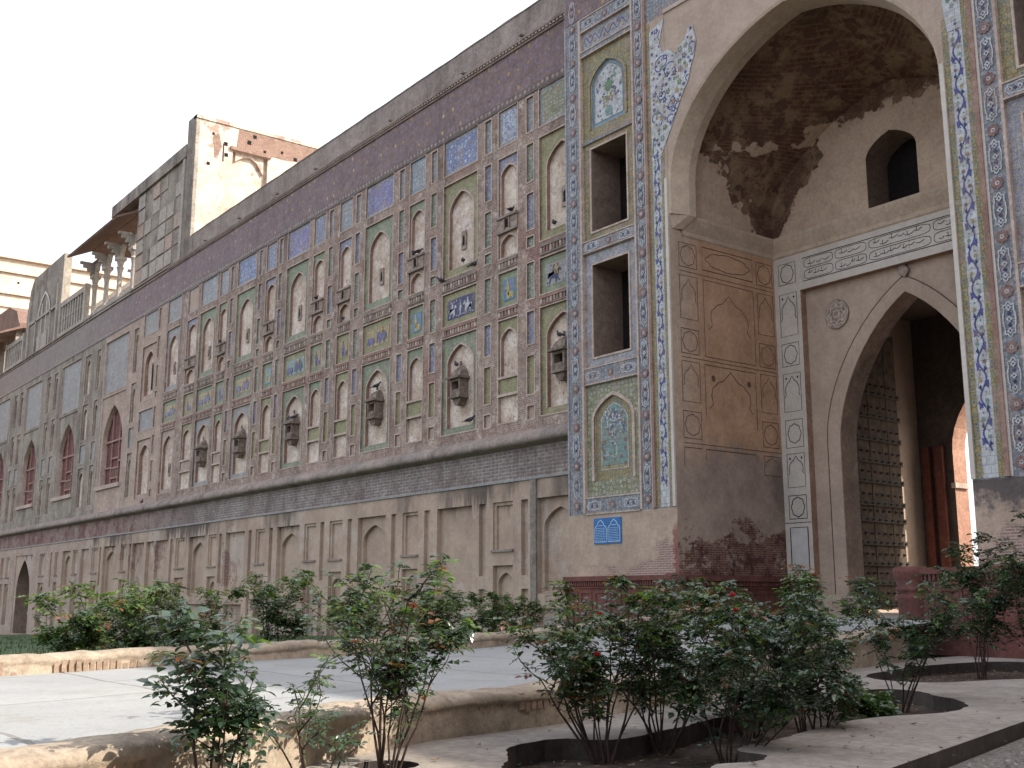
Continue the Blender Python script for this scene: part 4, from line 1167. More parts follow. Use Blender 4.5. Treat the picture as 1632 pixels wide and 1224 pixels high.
def sa(a):
    ar = arch(-82.6, -79.4, 20.75, 22.4, 6); 
    for p, q in zip(ar, ar[1:]):
        c = Vector((-81, 20.75))
        p2 = c + (Vector(p) - c) * .88; q2 = c + (Vector(q) - c) * .88
        a.face([(p2.x, p2.y, -19.65), (q2.x, q2.y, -19.65), (q[0], q[1], -19.65), (p[0], p[1], -19.65)], 'white_stone')
    for x in (-81.6, -80.4): a.box(x - .06, x + .06, 19.3, 21.6, -19.72, -19.66, 'white_stone')
tpart(sw, 'arch_outline', sa, (-81, W, 18.1))
tpart(sw, 'side_post', lambda a: a.box(-77.3, -76.9, 18.1, 24.2, -20.25, -20.0, 'old_stone'), (-81, W, 18.1))
# sunlit buildings further back
fb = thing('far_building', 'pale sunlit building with stacked ledges behind the wall at the far left', 'building', (-106, 30, 0))
def fbd(a):
    a.box(14, 44, 0, 31.2, -118, -105, 'far_plaster')
tpart(fb, 'wall', fbd, (-106, 30, 0), side='L')
def fbl(a):
    for z, d in ((31.2, .35), (29.9, .25), (27.9, .25), (26.7, .2), (25.5, .5), (24.4, .2)):
        a.box(14, 44, z, z + .22, -105, -105 + d, 'far_plaster')
tpart(fb, 'ledge', fbl, (-106, 30, 0), side='L')
tpart(fb, 'hole', lambda a: a.box(23.0, 23.2, 29.0, 29.2, -105, -104.99, 'void_shade'), (-106, 30, 0), side='L')  # black patch paints the shade of a hole, none is cut
cb = thing('court_building', 'orange brown sunlit house seen through the pavilion columns', 'building', (-78, 34, 0))
tpart(cb, 'wall', lambda a: a.box(26, 50, 0, 24.0, -90, -77, 'tower_brick'), (-78, 34, 0), side='L')
tpart(cb, 'roof', lambda a: (a.box(25.8, 50, 24.0, 24.4, -90, -76.7, 'far_plaster'), a.box(25.9, 50, 22.0, 22.2, -77, -76.8, 'far_plaster')), (-78, 34, 0), side='L')
ck = thing('corner_pavilion', 'small dark eaved pavilion on brackets at the left edge of the wall top', 'pavilion', (-94, 20, 18))
def ckf(a):
    rings = [[(x, -y, z) for y, z in ((-18.5, 20.6), (-18.5, 20.75), (-20.2, 21.5), (-20.2, 21.3))] for x in (-99, -88.6)]
    a.loft(rings, 'eave_stone', True); a.face(rings[1], 'eave_stone', raw=True)
    a.box(-99, -89.2, 21.4, 21.8, -23, -20, 'eave_stone')
    a.prism([(-99, 21.8), (-90.2, 21.8), (-91.5, 23.2), (-94, 24.0), (-99, 24.2)], -22, -20.2, 'eave_stone', True)
tpart(ck, 'roof', ckf, (-94, 20, 18))
for x in (-90, -92.5, -95): tpart(ck, 'column', lambda a: a.box(x - .2, x + .2, 18.1, 21.4, -20.3, -19.9, 'stone_light'), (-94, 20, 18))

# ------------------------------------------------------------------ GATEWAY
G = 19.0
CX = -14.9
gate = thing('gateway', 'great tiled gateway with a deep vaulted arch and a tall studded door', 'gateway', (CX, G, 0))
GL = (CX, G, 0)
def gpart(name, fn, side='F', smooth=False, par=None, stuff=False):
    a = MB(side); fn(a)
    a.v = [tuple(Vector(v) - Vector(GL)) for v in a.v]
    return obj(name, a, par or gate, GL, smooth, stuff)
GT = 20.6
F0 = -G     # depth of the front plane in 'F' frames
def mx(s, off0, off1):        # off from jamb outward
    a, b = CX + s * off0, CX + s * off1
    return (min(a, b), max(a, b))
IN = 3.76; OUTE = 7.72
# panel positions on a pier (offset range, z range)
PW = (4.98, 7.02)
rowsP = [(16.02, 16.58), (13.3, 15.82), (10.45, 13.22), (6.98, 10.08), (3.55, 6.47)]
for s, nm in ((-1, 'l'), (1, 'r')):
    x0, x1 = mx(s, IN, OUTE)
    p0, p1 = mx(s, *PW)
    holes = [(p0, p1, a, b) for a, b in rowsP]
    gpart('pier_face', lambda a: (grid_face(a, x0, x1, 3.1, GT, holes, F0, 'border_blue'), a.rect(x0, x1, -.3, 3.1, F0, 'pier_base')))
    # plain stone strips either side of the tile bands
    def strips(a):
        for o0, o1, m, dp, zt_ in ((IN, IN + .09, 'white_stone', .05, 11.3), (IN + .09, IN + .22, 'border_ochre', .012, 12.2), (IN + .22, IN + .52, 't_white', .010, 12.7), (IN + .52, IN + .66, 'border_ochre', .012, 15.7), (IN + .66, IN + .75, 'red_edge', .05, 17), (IN + .75, IN + .80, 'white_stone', .02, 17), (4.92, 4.98, 'trim_pale', .03, 17), (7.02, 7.10, 'trim_pale', .04, 17), (7.66, 7.72, 'border_pale', .02, 17)):
            q = mx(s, o0, o1)
            a.box(q[0], q[1], 3.12, zt_, F0, F0 + dp, m)
        q = mx(s, IN + .002, IN + .655); a.rect(q[0], q[1], 11.2, 15.75, F0 + .006, 'plaster_smooth')
    gpart('tile_border', strips)
    # horizontal bands between panels
    for z0, z1 in ((3.12, 3.5), (6.52, 6.92), (10.13, 10.41), (15.86, 15.98), (16.62, 16.98)):
        def bands(a):
            a.box(p0, p1, z0, z1, F0, F0 + .012, 'border_blue')
            a.box(p0, p1, z1, z1 + .035, F0, F0 + .03, 'trim_pale'); a.box(p0, p1, z0 - .035, z0, F0, F0 + .03, 'trim_pale')
        gpart('tile_band', bands)
    gpart('frieze', lambda a: a.box(x0 + .05, x1 - .05, 17.05, GT - .1, F0, F0 + .0105, 'frieze_purple'))
    # inlaid rosettes and cartouches along the vertical and horizontal bands
    def inlay(a):
        rr = random.Random(5)
        def rosette(x, z, r, d):
            a.face([(x + r * (1 + .12 * math.cos(8 * t)) * math.cos(t), z + r * (1 + .12 * math.cos(8 * t)) * math.sin(t), d) for t in [i * math.pi / 16 for i in range(32)]], 't_red')
            a.face([(x + r * .38 * math.cos(t), z + r * .38 * math.sin(t), d + .002) for t in [i * math.pi / 5 for i in range(10)]], 't_white')
            a.face([(x + r * .17 * math.cos(t), z + r * .17 * math.sin(t), d + .004) for t in [i * math.pi / 3 for i in range(6)]], 't_red')
        def cart(x, z, w, h, d, vert=True):
            n = 40; pts = []
            for i in range(n):
                t = 2 * math.pi * i / n
                cx_, sx_ = math.cos(t), math.sin(t)
                ex = (abs(cx_) ** .7) * (1 if cx_ > 0 else -1); ez = (abs(sx_) ** .55) * (1 if sx_ > 0 else -1)
                k = 1 + .10 * math.cos(8 * t)
                pts.append((x + ex * w * k, z + ez * h * k))
            a.line(pts, .028, d, 't_white', True)
            L = h if vert else w
            for i in range(-2, 3):
                q = i * L * .36
                px, pz = (x, z + q) if vert else (x + q, z)
                r = .052 if i % 2 == 0 else .035
                a.face([(px + r * (1 + .3 * math.cos(4 * t)) * math.cos(t), pz + r * (1 + .3 * math.cos(4 * t)) * math.sin(t), d + .002) for t in [j * math.pi / 6 for j in range(12)]], 't_navy' if i % 2 else 't_white')
                if i % 2 == 0: a.face([(px + .02 * math.cos(t), pz + .02 * math.sin(t), d + .004) for t in [j * math.pi / 3 for j in range(6)]], 't_navy')
        for off in (4.73, 7.38):
            x = CX + s * off
            z = 3.35; k = 0
            while z < 16.9:
                rosette(x, z, .115, F0 + .024)
                cart(x, z + .52, .11, .30, F0 + .018)
                z += 1.04
        for z in (3.31, 6.72, 10.27, 16.80):
            for k in range(3):
                xx = p0 + (k + .5) * (p1 - p0) / 3
                if k == 1: rosette(xx, z, .10, F0 + .024)
                else: cart(xx, z, .27, .10, F0 + .018, False)
    gpart('tile_inlay', inlay, stuff=True)
    # blue vine on the white strip
    def vine(a):
        xc = CX + s * (IN + .37); rr = random.Random(9)
        d = F0 + .014
        pts = []; z = 3.6
        while z < 12.65:
            pts.append((xc + .072 * math.sin(z * 9.2) * (1 + .25 * mnoise.noise((z * 2, s, 0))), z)); z += .045
        a.line(pts, .034, d, 't_blue')
        z = 3.6; k = 0
        per = math.pi / 9.2
        while z < 12.5:
            sg = 1 if k % 2 else -1
            zz = z + per / 2 + rr.uniform(-.03, .03)
            if rr.random() < .03: z += per; k += 1; continue
            for q in (0, 1):
                ox, oz = (sg * rr.uniform(.06, .11), rr.uniform(-.02, .05)) if q else (-sg * rr.uniform(.05, .10), rr.uniform(-.03, .03))
                a.line([(xc + ox * .3, zz + oz - .05), (xc + ox * .8, zz + oz), (xc + ox * 1.15, zz + oz + .05), (xc + ox * .9, zz + oz + .09)], .018, d + .0012 + q * 2e-4, 't_blue' if q else 't_turq')
            a.face([(xc + sg * .10, zz - .06, d + .002), (xc + sg * .02, zz + .02, d + .002), (xc + sg * .115, zz + .11, d + .002)], 't_blue')
            a.face([(xc - sg * .02, zz - .11, d + .002), (xc - sg * .10, zz - .03, d + .002), (xc - sg * .05, zz + .03, d + .002)], 't_navy')
            a.face([(xc - sg * .055 + .038 * (1 + .3 * math.cos(5 * t)) * math.cos(t), zz + .10 + .038 * (1 + .3 * math.cos(5 * t)) * math.sin(t), d + .002) for t in [j * math.pi / 6 for j in range(12)]], rr.choice(['t_ochre', 't_red', 't_turq']))
            a.face([(xc + sg * .045 + .02 * math.cos(t), zz - .12 + .02 * math.sin(t), d + .002) for t in [j * math.pi / 3 for j in range(6)]], rr.choice(['t_turq', 't_sky', 't_green']))
            z += per; k += 1
    gpart('vine_inlay', vine, stuff=True)
    # panels ------------------------------------------------
    # long floral panel
    a0, b0 = rowsP[0]
    def p_long(a):
        reveal(a, rpts(p0, p1, a0, b0), F0, F0 - .05, 'trim_pale'); a.rect(p0, p1, a0, b0, F0 - .05, 'border_pale')
        z = (a0 + b0) / 2; pts = [(p0 + .08 + i * (p1 - p0 - .16) / 40, z + .11 * math.sin(i * .8)) for i in range(41)]
        a.line(pts, .03, F0 - .046, 't_blue')
        for i in range(2, 40, 4):
            x, zz = pts[i]; a.face([(x + .05 * (1 + .3 * math.cos(6 * t)) * math.cos(t), z - (zz - z) * .9 + .05 * (1 + .3 * math.cos(6 * t)) * math.sin(t), F0 - .044) for t in [j * math.pi / 8 for j in range(16)]], ['t_red', 't_ochre', 't_turq'][i % 3])
    gpart('floral_panel', p_long)
    def arched_panel(a, z0, z1, x0_, x1_, zb, zs, za, outerm, field, tm):
        d1, d2 = F0 - .06, F0 - .10
        reveal(a, rpts(p0, p1, z0, z1), F0, d1, 'trim_pale')
        op = arch_open(x0_, x1_, zb, zs, za)
        plate_arch(a, p0, p1, z0, z1, op, d1, outerm)
        reveal(a, op, d1, d2, 'trim_pale')
        a.rect(x0_, x1_, zb, za, d2, field)
        oo = arch_open(x0_ - .09, x1_ + .09, zb - .0, zs, za + .1)
        for i in range(len(op) - 1):
            a.face([(op[i][0], op[i][1], d1 + .03), (op[i + 1][0], op[i + 1][1], d1 + .03), (oo[i + 1][0], oo[i + 1][1], d1 + .03), (oo[i][0], oo[i][1], d1 + .03)], tm)
            a.face([(oo[i][0], oo[i][1], d1 + .03), (oo[i + 1][0], oo[i + 1][1], d1 + .03), (oo[i + 1][0], oo[i + 1][1], d1), (oo[i][0], oo[i][1], d1)], tm)
        return op, d2
    cxp = (p0 + p1) / 2
    def flower(a, x, z, r, d, m, n=5, k=.35):
        a.face([(x + r * (1 + k * math.cos(n * t)) * math.cos(t), z + r * (1 + k * math.cos(n * t)) * math.sin(t), d) for t in [j * math.pi / 10 for j in range(20)]], m)
    def p_upper(a):
        op, d = arched_panel(a, 13.3, 15.82, cxp - .68, cxp + .68, 13.62, 14.85, 15.45, 'border_ochre', 't_sky', 'border_ochre')
        inner = arch_open(cxp - .56, cxp + .56, 13.74, 14.83, 15.33)
        a.face([(x, z, d + .004) for x, z in inner], 't_white')
        a.line(inner, .02, d + .006, 't_green', True)
        rr = random.Random(21)
        def ins(x, z): return inside((x, z), inner) and inside((x + .06, z), inner) and inside((x - .06, z), inner) and z < 15.2
        for i in range(70):
            x = rr.uniform(cxp - .52, cxp + .52); z = rr.uniform(13.78, 15.25)
            if not ins(x, z): continue
            flower(a, x, z, rr.choice([.022, .03, .05]), d + .006 + i * 1e-5, rr.choice(['t_blue', 't_blue', 't_navy', 't_turq', 't_green']), rr.choice([4, 5, 6]))
        flower(a, cxp, 14.68, .16, d + .009, 't_green', 9, .3)
        for i in range(26):
            flower(a, cxp + rr.gauss(0, .13), 14.30 + rr.gauss(0, .13), .035, d + .010 + i * 1e-5, rr.choice(['t_ochre', 't_red', 't_yellow', 't_green']))
        for i in range(14): a.line([(cxp, 14.55), (cxp + .26 * math.cos(.3 + i * .19), 14.66 + .24 * math.sin(.3 + i * .19))], .012, d + .0085, 't_green')
        a.prism([(cxp - .1, 13.82), (cxp + .1, 13.82), (cxp + .16, 14.0), (cxp + .05, 14.1), (cxp - .05, 14.1), (cxp - .16, 14.0)], d + .004, d + .012, 't_turq')
    gpart('arched_tile_panel', p_upper)
    def p_lower(a):
        op, d = arched_panel(a, 3.55, 6.47, cxp - .72, cxp + .72, 3.95, 5.55, 6.12, 'tile_olive', 'border_ochre', 'trim_pale')
        inner = arch_open(cxp - .50, cxp + .50, 4.22, 5.45, 5.92)
        a.face([(x, z, d + .004) for x, z in inner], 't_turq')
        a.line(inner, .03, d + .006, 't_white', True)
        rr = random.Random(33)
        def br_(x, z, ang, ln, w, dep):
            pts = [(x, z)]
            for i in range(8):
                ang += rr.uniform(-.1, .1) + (.18 if dep else 0) * (1 if dep % 2 else -1)
                x += math.cos(ang) * ln / 8; z += math.sin(ang) * ln / 8
                if not inside((x, z), inner): break
                pts.append((x, z))
            if len(pts) > 2: a.line(pts, w, d + .006 + dep * 2e-4, 't_green' if dep < 1 else 't_white' if dep % 2 else 't_blue')
            for (px, pz) in pts[2::2]:
                xx, zz = px + rr.uniform(-.06, .06), pz + rr.uniform(-.06, .06)
                if inside((xx, zz), inner): flower(a, xx, zz, rr.uniform(.02, .04), d + .008 + rr.random() * 1e-3, rr.choice(['t_white', 't_white', 't_blue', 't_green', 't_red']), 4)
            if dep < 3:
                for k in range(3): br_(x, z, ang + rr.uniform(-1.0, 1.0), ln * .75, w * .7, dep + 1)
        br_(cxp - .02, 4.28, R(85), .6, .03, 0); br_(cxp + .0, 4.5, R(130), .55, .025, 1); br_(cxp + .0, 4.5, R(45), .55, .025, 1)
        for i in range(9): flower(a, cxp + (1 if i % 2 else -1) * rr.uniform(.18, .44), 4.32 + (i // 2) * .2, .05, d + .0095 + i * 1e-5, 't_red', 6)
        a.rect(cxp - .47, cxp + .47, 4.235, 4.30, d + .0062, 't_ochre')
    gpart('arched_tile_panel', p_lower)
    for z0, z1, w0, w1 in ((10.45, 13.22, 10.68, 13.03), (6.98, 10.08, 7.22, 9.74)):
        def win(a):
            xa, xb = cxp - .70, cxp + .70
            d1 = F0 - .06
            reveal(a, rpts(p0, p1, z0, z1), F0, d1, 'trim_pale')
            for q in ((p0, xa, z0, z1), (xb, p1, z0, z1), (xa, xb, z0, w0), (xa, xb, w1, z1)): a.rect(*q, d1, 'border_pale' if z0 < 9 else 'border_ochre')
            for q in ((xa - .05, xa, w0 - .05, w1 + .05), (xb, xb + .05, w0 - .05, w1 + .05), (xa, xb, w0 - .05, w0), (xa, xb, w1, w1 + .05)): a.box(*q, d1, d1 + .025, 'trim_pale')
            reveal(a, rpts(xa, xb, w0, w1), d1, d1 - 1.05, 'reveal_dark')
            # black sheet closes the opening; the unlit interior is put into its colour
            a.rect(xa, xb, w0, w1, d1 - 1.05, 'void_shade')
        gpart('window_opening', win)
# spandrels, upper front wall over the arch
ARC_O = (CX - 3.76, CX + 3.76, 11.2, 14.46)
ARC_I = (CX - 3.52, CX + 3.52, 11.18, 14.36)
def spand(a):
    op = [(CX - IN, 10.3)] + arch(*ARC_O, 16, .84) + [(CX + IN, 10.3)]
    for p, q in zip(op[1:-1], op[2:-1]):
        a.face([(p[0], p[1], F0), (q[0], q[1], F0), (q[0], GT, F0), (p[0], GT, F0)], 'plaster_smooth')
gpart('spandrel', spand)
def frag(a, s):
    o = [(4.28, 11.9), (4.28, 15.45), (3.75, 15.62), (3.92, 15.0), (3.82, 14.7), (3.62, 14.72), (3.4, 14.5), (3.2, 14.66), (3.05, 14.72), (2.92, 14.98), (2.75, 15.02), (2.65, 14.55), (2.72, 14.2), (2.85, 13.95), (2.95, 13.62), (3.12, 13.4), (3.35, 13.0), (3.6, 12.55), (3.98, 11.9)] if s < 0 else [(4.28, 11.9), (4.28, 12.9), (4.12, 13.1), (3.95, 12.95), (3.9, 12.5), (3.98, 11.9)]
    o = [(CX + s * q[0], q[1]) for q in o]
    if s > 0: o.reverse()
    a.face([(x, z, F0 + .019) for x, z in o], 't_white')
    rr = random.Random(4 + s); k = 0; placed = []
    for i in range(500):
        x = CX + s * rr.uniform(2.65, 4.25); z = rr.uniform(11.9, 15.5); r = rr.choice([.03, .045, .07])
        if not all(inside((x + r * 1.2 * math.cos(t), z + r * 1.2 * math.sin(t)), o) for t in (0, 1.57, 3.14, 4.71)): continue
        if any((x - px) ** 2 + (z - pz) ** 2 < (r + pr + .02) ** 2 for px, pz, pr in placed): continue
        placed.append((x, z, r)); k += 1
        a.face([(x + r * (1 + .35 * math.cos(5 * t)) * math.cos(t), z + r * (1 + .35 * math.cos(5 * t)) * math.sin(t), F0 + .026) for t in [j * math.pi / 8 for j in range(16)]], rr.choice(['t_navy', 't_red', 't_green', 't_ochre', 't_blue', 't_turq', 't_blue']))
        if r > .06: a.face([(x + r * .45 * math.cos(t), z + r * .45 * math.sin(t), F0 + .028) for t in [j * math.pi / 4 for j in range(8)]], rr.choice(['t_white', 't_ochre']))
    for k in range(26 if s < 0 else 4):
        x = CX + s * rr.uniform(2.7, 4.2); z = rr.uniform(12, 15.3); rad = rr.uniform(.12, .3); st_ = rr.uniform(0, 6)
        pts = [(x + rad * (1 - j / 18) * math.cos(st_ + j * .36), z + rad * (1 - j / 18) * math.sin(st_ + j * .36)) for j in range(15)]
        pts = [q for q in pts if inside(q, o)]
        if len(pts) > 4: a.line(pts, .032, F0 + .0205 + k * 1e-4, 't_blue')
gpart('mosaic_fragment', lambda a: frag(a, -1)); gpart('mosaic_fragment', lambda a: frag(a, 1))
gpart('edge_band', lambda a: a.box(CX - IN, CX + IN, 15.75, 15.85, F0, F0 + .04, 'trim_pale'))
gpart('upper_border', lambda a: (a.box(CX - IN, CX + IN, 15.85, 17.0, F0, F0 + .012, 'border_blue'), a.box(CX - IN, CX + IN, 17.05, GT - .1, F0, F0 + .0105, 'frieze_purple')))
# arch rib: from the outer arch on the front plane to the inner arch further in
NA = 16
ao = [(CX - 3.76, 10.36)] + arch(*ARC_O, NA, .84) + [(CX + 3.76, 10.36)]
ai = [(CX - 3.52, 10.36)] + arch(*ARC_I, NA, .84) + [(CX + 3.52, 10.36)]
def rib(a):
    r0 = [(x, G, z) for x, z in ao]
    r1 = [(x, G + .03, z) for x, z in [(CX + (x - CX) * .985, 10.36 + (z - 10.36) * .985) for x, z in ao]]
    r2_ = [(x, G + .48, z) for x, z in ai]
    r3 = [(x, G + .72, z) for x, z in ai]
    a.loft([r0, r1, r2_, r3], 'vault')
    # underside corbels of the rib
    for sg in (-1, 1):
        a.face([(CX + sg * 3.76, G, 10.36), (CX + sg * 3.52, G + .48, 10.36), (CX + sg * 3.52, G + .72, 10.36), (CX + sg * 3.70, G + .40, 10.02), (CX + sg * 3.76, G + .1, 10.0)], 'vault', raw=True)
gpart('arch_rib', rib)
# vault behind the rib
YB = 22.9
def vault(a):
    n2 = 10
    av = [(CX - 3.76, 10.36)] + arch(CX - 3.76, CX + 3.76, 11.0, 13.6, NA) + [(CX + 3.76, 10.36)]
    rings = []
    rings.append([(x, G + .72, z) for x, z in ai])
    mid = [(CX + (x - CX) * 1.2, z + .10) for x, z in ai]
    mid = [(max(CX - 3.76, min(CX + 3.76, x)), z) for x, z in mid]
    rings.append([(x, G + 1.0, z) for x, z in mid])
    for i in range(1, n2 + 1):
        t = i / n2
        e = t * t * (3 - 2 * t) * .5 + t * .5
        rings.append([(mid[j][0] + (av[j][0] - mid[j][0]) * min(1, t * 2), G + 1.0 + (YB - G - 1.0) * t, mid[j][1] + (av[j][1] - mid[j][1]) * e) for j in range(len(av))])
    a.loft(rings, 'vault_ruin')
    # back wall above the cornice with the arched window hole
    xa, xb = -15.62, -14.2
    hole_ = arch_open(xa, xb, 10.40, 11.75, 12.3, 5)
    L = [p for p in av if p[0] <= xa]; Rr = [p for p in av if p[0] >= xb]
    def zt(x):
        for p, q in zip(av[1:], av[2:]):
            if p[0] - 1e-6 <= x <= q[0] + 1e-6 and q[0] > p[0] + 1e-6: return p[1] + (q[1] - p[1]) * (x - p[0]) / (q[0] - p[0])
        return 10.36
    xs_ = sorted({p[0] for p in av} | {xa, xb} | {p[0] for p in hole_})
    def ht(x):
        for p, q in zip(hole_[1:-1], hole_[2:-1]):
            if p[0] - 1e-6 <= x <= q[0] + 1e-6 and q[0] > p[0] + 1e-6: return p[1] + (q[1] - p[1]) * (x - p[0]) / (q[0] - p[0])
        return 11.75
    for p, q in zip(xs_, xs_[1:]):
        if q - p < 1e-6: continue
        inh = xa - 1e-6 <= p and q <= xb + 1e-6
        b0_ = ht(p) if inh else 10.3; b1_ = ht(q) if inh else 10.3
        a.face([(p, YB, b0_), (q, YB, b1_), (q, YB, zt(q)), (p, YB, zt(p))], 'vault_ruin', raw=True)
gpart('vault', vault, smooth=True)
def upwin(a):
    h = arch_open(-15.62, -14.2, 10.40, 11.75, 12.3, 5)
    reveal(a, h, -YB, -YB - .9, 'reveal_dark'); a.rect(-15.62, -14.2, 10.4, 12.3, -YB - .9, 'void_shade')
gpart('vault_window', upwin)
# recess side walls below the cornice
gpart('recess_side_wall', lambda a: a.rect(G, YB, -.3, 10.36, CX - IN, 'recess_wall'), side='L')
gpart('recess_side_wall', lambda a: a.face([(CX + IN, G, -.3), (CX + IN, G, 10.36), (CX + IN, YB, 10.36), (CX + IN, YB, -.3)], 'recess_wall', raw=True))
def corn(a):
    xl = CX - IN; xr = CX + IN
    prof = [(0, 9.86), (.03, 9.90), (.03, 10.0), (.12, 10.2), (.16, 10.32), (.16, 10.40), (0, 10.42)]
    a.loft([[(xl + o, y, z) for o, z in prof] for y in (G + .42, YB - .16 + 0)], 'vault')
    rings = []
    for x, m_ in ((xl, 1), (xr, -1)):
        rings.append([(x + m_ * o, YB - o, z) for o, z in prof])
    a.loft([[(xl + o, YB - .16, z) for o, z in prof], [(xl + o, YB - o, z) for o, z in prof], [(xr - o, YB - o, z) for o, z in prof], [(xr - o, G + .42, z) for o, z in prof]], 'vault')
gpart('cornice', corn)
# line work on the left side wall
def eight(c, rx, rz, n=48): return [(c[0] + rx * (1 + .10 * abs(math.cos(4 * t)) - .05) * math.cos(t), c[1] + rz * (1 + .10 * abs(math.cos(4 * t)) - .05) * math.sin(t)) for t in [2 * math.pi * i / n for i in range(n)]]
def mihrab(x0, x1, z0, z1):
    w = x1 - x0; h = z1 - z0; c = (x0 + x1) / 2
    left = [(.06, .38), (.13, .45), (.10, .55), (.12, .66), (.20, .72), (.24, .76), (.36, .80), (.42, .86), (.5, .93)]
    L = [(x0 + w * a, z0 + h * b) for a, b in left]
    return L + [(2 * c - x, z) for x, z in reversed(L[:-1])]
def slines(a):
    d = CX - IN + .006; m = 'brown_line'; wd = .022
    def rc(y0, y1, z0, z1): a.line([(y0, z0), (y1, z0), (y1, z1), (y0, z1)], wd, d, m, True)
    for y0, y1 in ((19.30, 19.92), (22.18, 22.80)):
        for k, (z0, z1) in enumerate(((9.08, 9.70), (7.75, 8.86), (6.88, 7.50), (5.68, 6.68), (4.78, 5.44), (4.05, 4.55))):
            if y0 < 20 and k == 5: a.line([(y0, 4.1), (y0, z1), (y1, z1)], wd, d, m); continue
            rc(y0, y1, z0, z1); cz = (z0 + z1) / 2
            if k % 2 == 0: a.line(eight(((y0 + y1) / 2, cz), .25, .25), .018, d, m, True)
            else: a.line(mihrab(y0, y1, z0, z1), .018, d, m)
    rc(20.14, 22.02, 9.12, 9.72); a.line(eight((21.08, 9.42), .80, .22), .018, d, m, True)
    rc(20.14, 22.02, 6.88, 8.86); a.line(mihrab(20.2, 21.96, 6.9, 8.7), .02, d, m)
    a.line([(20.10, 5.4), (20.10, 6.67), (21.98, 6.67), (21.98, 5.2)], wd, d, m); a.line(mihrab(20.14, 21.94, 4.9, 6.7), .024, d, m)
    for y in (20.4, 21.72): a.face([(y + .07 * math.cos(t), 6.35 + .08 * math.sin(t), d) for t in [j * math.pi / 5 for j in range(10)]], m)
    a.line([(20.05, 4.3), (20.05, 4.55), (21.85, 4.55)], wd, d, m)
    for z in (4.66, 6.78, 8.97): a.line([(19.3, z), (22.85, z)], .014, d, m)
gpart('painted_panel', slines, side='L')
# back wall with the door arch
DX0, DX1 = -17.15, -12.65
def back(a):
    d = -YB
    op = arch_open(-16.98, -12.82, .6, 4.75, 8.22, 12)
    # outer frame: inscription wall and jamb panels
    a.rect(CX - IN, -17.82, -.3, 10.0, d, 'white_stone'); a.rect(-11.98, CX + IN, -.3, 10.0, d, 'white_stone')
    a.rect(-17.82, -11.98, 8.87, 10.0, d, 'white_stone')
    reveal(a, [(-17.82, .4), (-17.82, 8.87), (-11.98, 8.87), (-11.98, .4)], d, d - .22, 'recess_ochre', False)
    op2 = arch_open(-16.98, -12.82, .4, 4.75, 8.22, 12)
    plate_arch(a, -17.82, -11.98, .4, 8.87, op2, d - .22, 'plaster_smooth')
    reveal(a, op2, d - .22, d - .85, 'reveal_dark', False)
gpart('door_wall', back)
def arch_band(a):
    d = -YB - .22
    o1 = arch_open(-17.36, -12.44, .4, 4.85, 8.62, 12); o2 = arch_open(-16.98, -12.82, .4, 4.75, 8.22, 12)
    for i in range(len(o1) - 1):
        a.face([(o2[i][0], o2[i][1], d + .03), (o2[i + 1][0], o2[i + 1][1], d + .03), (o1[i + 1][0], o1[i + 1][1], d + .03), (o1[i][0], o1[i][1], d + .03)], 'plaster_smooth')
        a.face([(o1[i][0], o1[i][1], d + .03), (o1[i + 1][0], o1[i + 1][1], d + .03), (o1[i + 1][0], o1[i + 1][1], d), (o1[i][0], o1[i][1], d)], 'recess_ochre')
    a.line([(x, z) for x, z in o1], .03, d + .033, 'brown_line')
gpart('arch_band', arch_band)
def ros(a, x):
    if 1:
        a.prism([(x + .36 * math.cos(t), 8.06 + .38 * math.sin(t)) for t in [j * math.pi / 14 for j in range(28)]], -YB - .22, -YB - .17, 'slot_stone')
        for r in (.31, .2, .09):
            a.line([(x + r * (1 + .1 * math.cos(8 * t)) * math.cos(t), 8.06 + r * (1 + .1 * math.cos(8 * t)) * math.sin(t)) for t in [j * math.pi / 24 for j in range(48)]], .03, -YB - .166, 'trim_pale', True)
        for j in range(8):
            t = j * math.pi / 4
            a.face([(x + .25 * math.cos(t) + .045 * math.cos(q), 8.06 + .25 * math.sin(t) + .045 * math.sin(q), -YB - .165) for q in [i * math.pi / 3 for i in range(6)]], 'trim_pale')
for xx_ in (-16.87, -12.93): gpart('rosette', lambda a: ros(a, xx_))
gpart('keystone_boss', lambda a: a.prism([(-14.98, 8.62), (-14.82, 8.55), (-14.72, 8.72), (-14.82, 8.86), (-15.0, 8.84)], -YB - .22, -YB - .12, 'slot_stone', True))
def jpan(a, x0, x1):
    d = -YB + .006
    if 1:
        for k, (z0, z1) in enumerate(((9.12, 9.68), (7.72, 8.86), (6.92, 7.52), (5.72, 6.72), (4.78, 5.50), (3.76, 4.62), (2.96, 3.55))):
            a.line([(x0, z0), (x1, z0), (x1, z1), (x0, z1)], .026 if k > 5 else .018, d, 'black_line', True)
            if k % 2 == 0: a.line(eight(((x0 + x1) / 2, (z0 + z1) / 2), .20, .24), .026 if k > 5 else .02, d, 'black_line', True)
            else:
                a.line(mihrab(x0, x1, z0, z1), .02, d, 'black_line')
                for xx in (x0 + .09, x1 - .09): a.face([(xx + .03 * math.cos(t), z1 - .12 + .03 * math.sin(t), d) for t in [j * math.pi / 4 for j in range(8)]], 'black_line')
        a.line([(x0, 1.66), (x1, 1.66), (x1, 2.74), (x0, 2.74)], .032, d, 'black_line', True)
        a.line([(x0 - .2, 2.86), (x1 + .1, 2.86)], .016, d, 'black_line')
gpart('inlaid_panel', lambda a: jpan(a, -18.50, -17.95)); gpart('inlaid_panel', lambda a: jpan(a, -11.85, -11.3))
for xx_ in (-18.50, -11.85): gpart('marble_slab', lambda a: a.rect(xx_ + .02, xx_ + .53, 1.68, 2.72, -YB + .004, 'marble'))
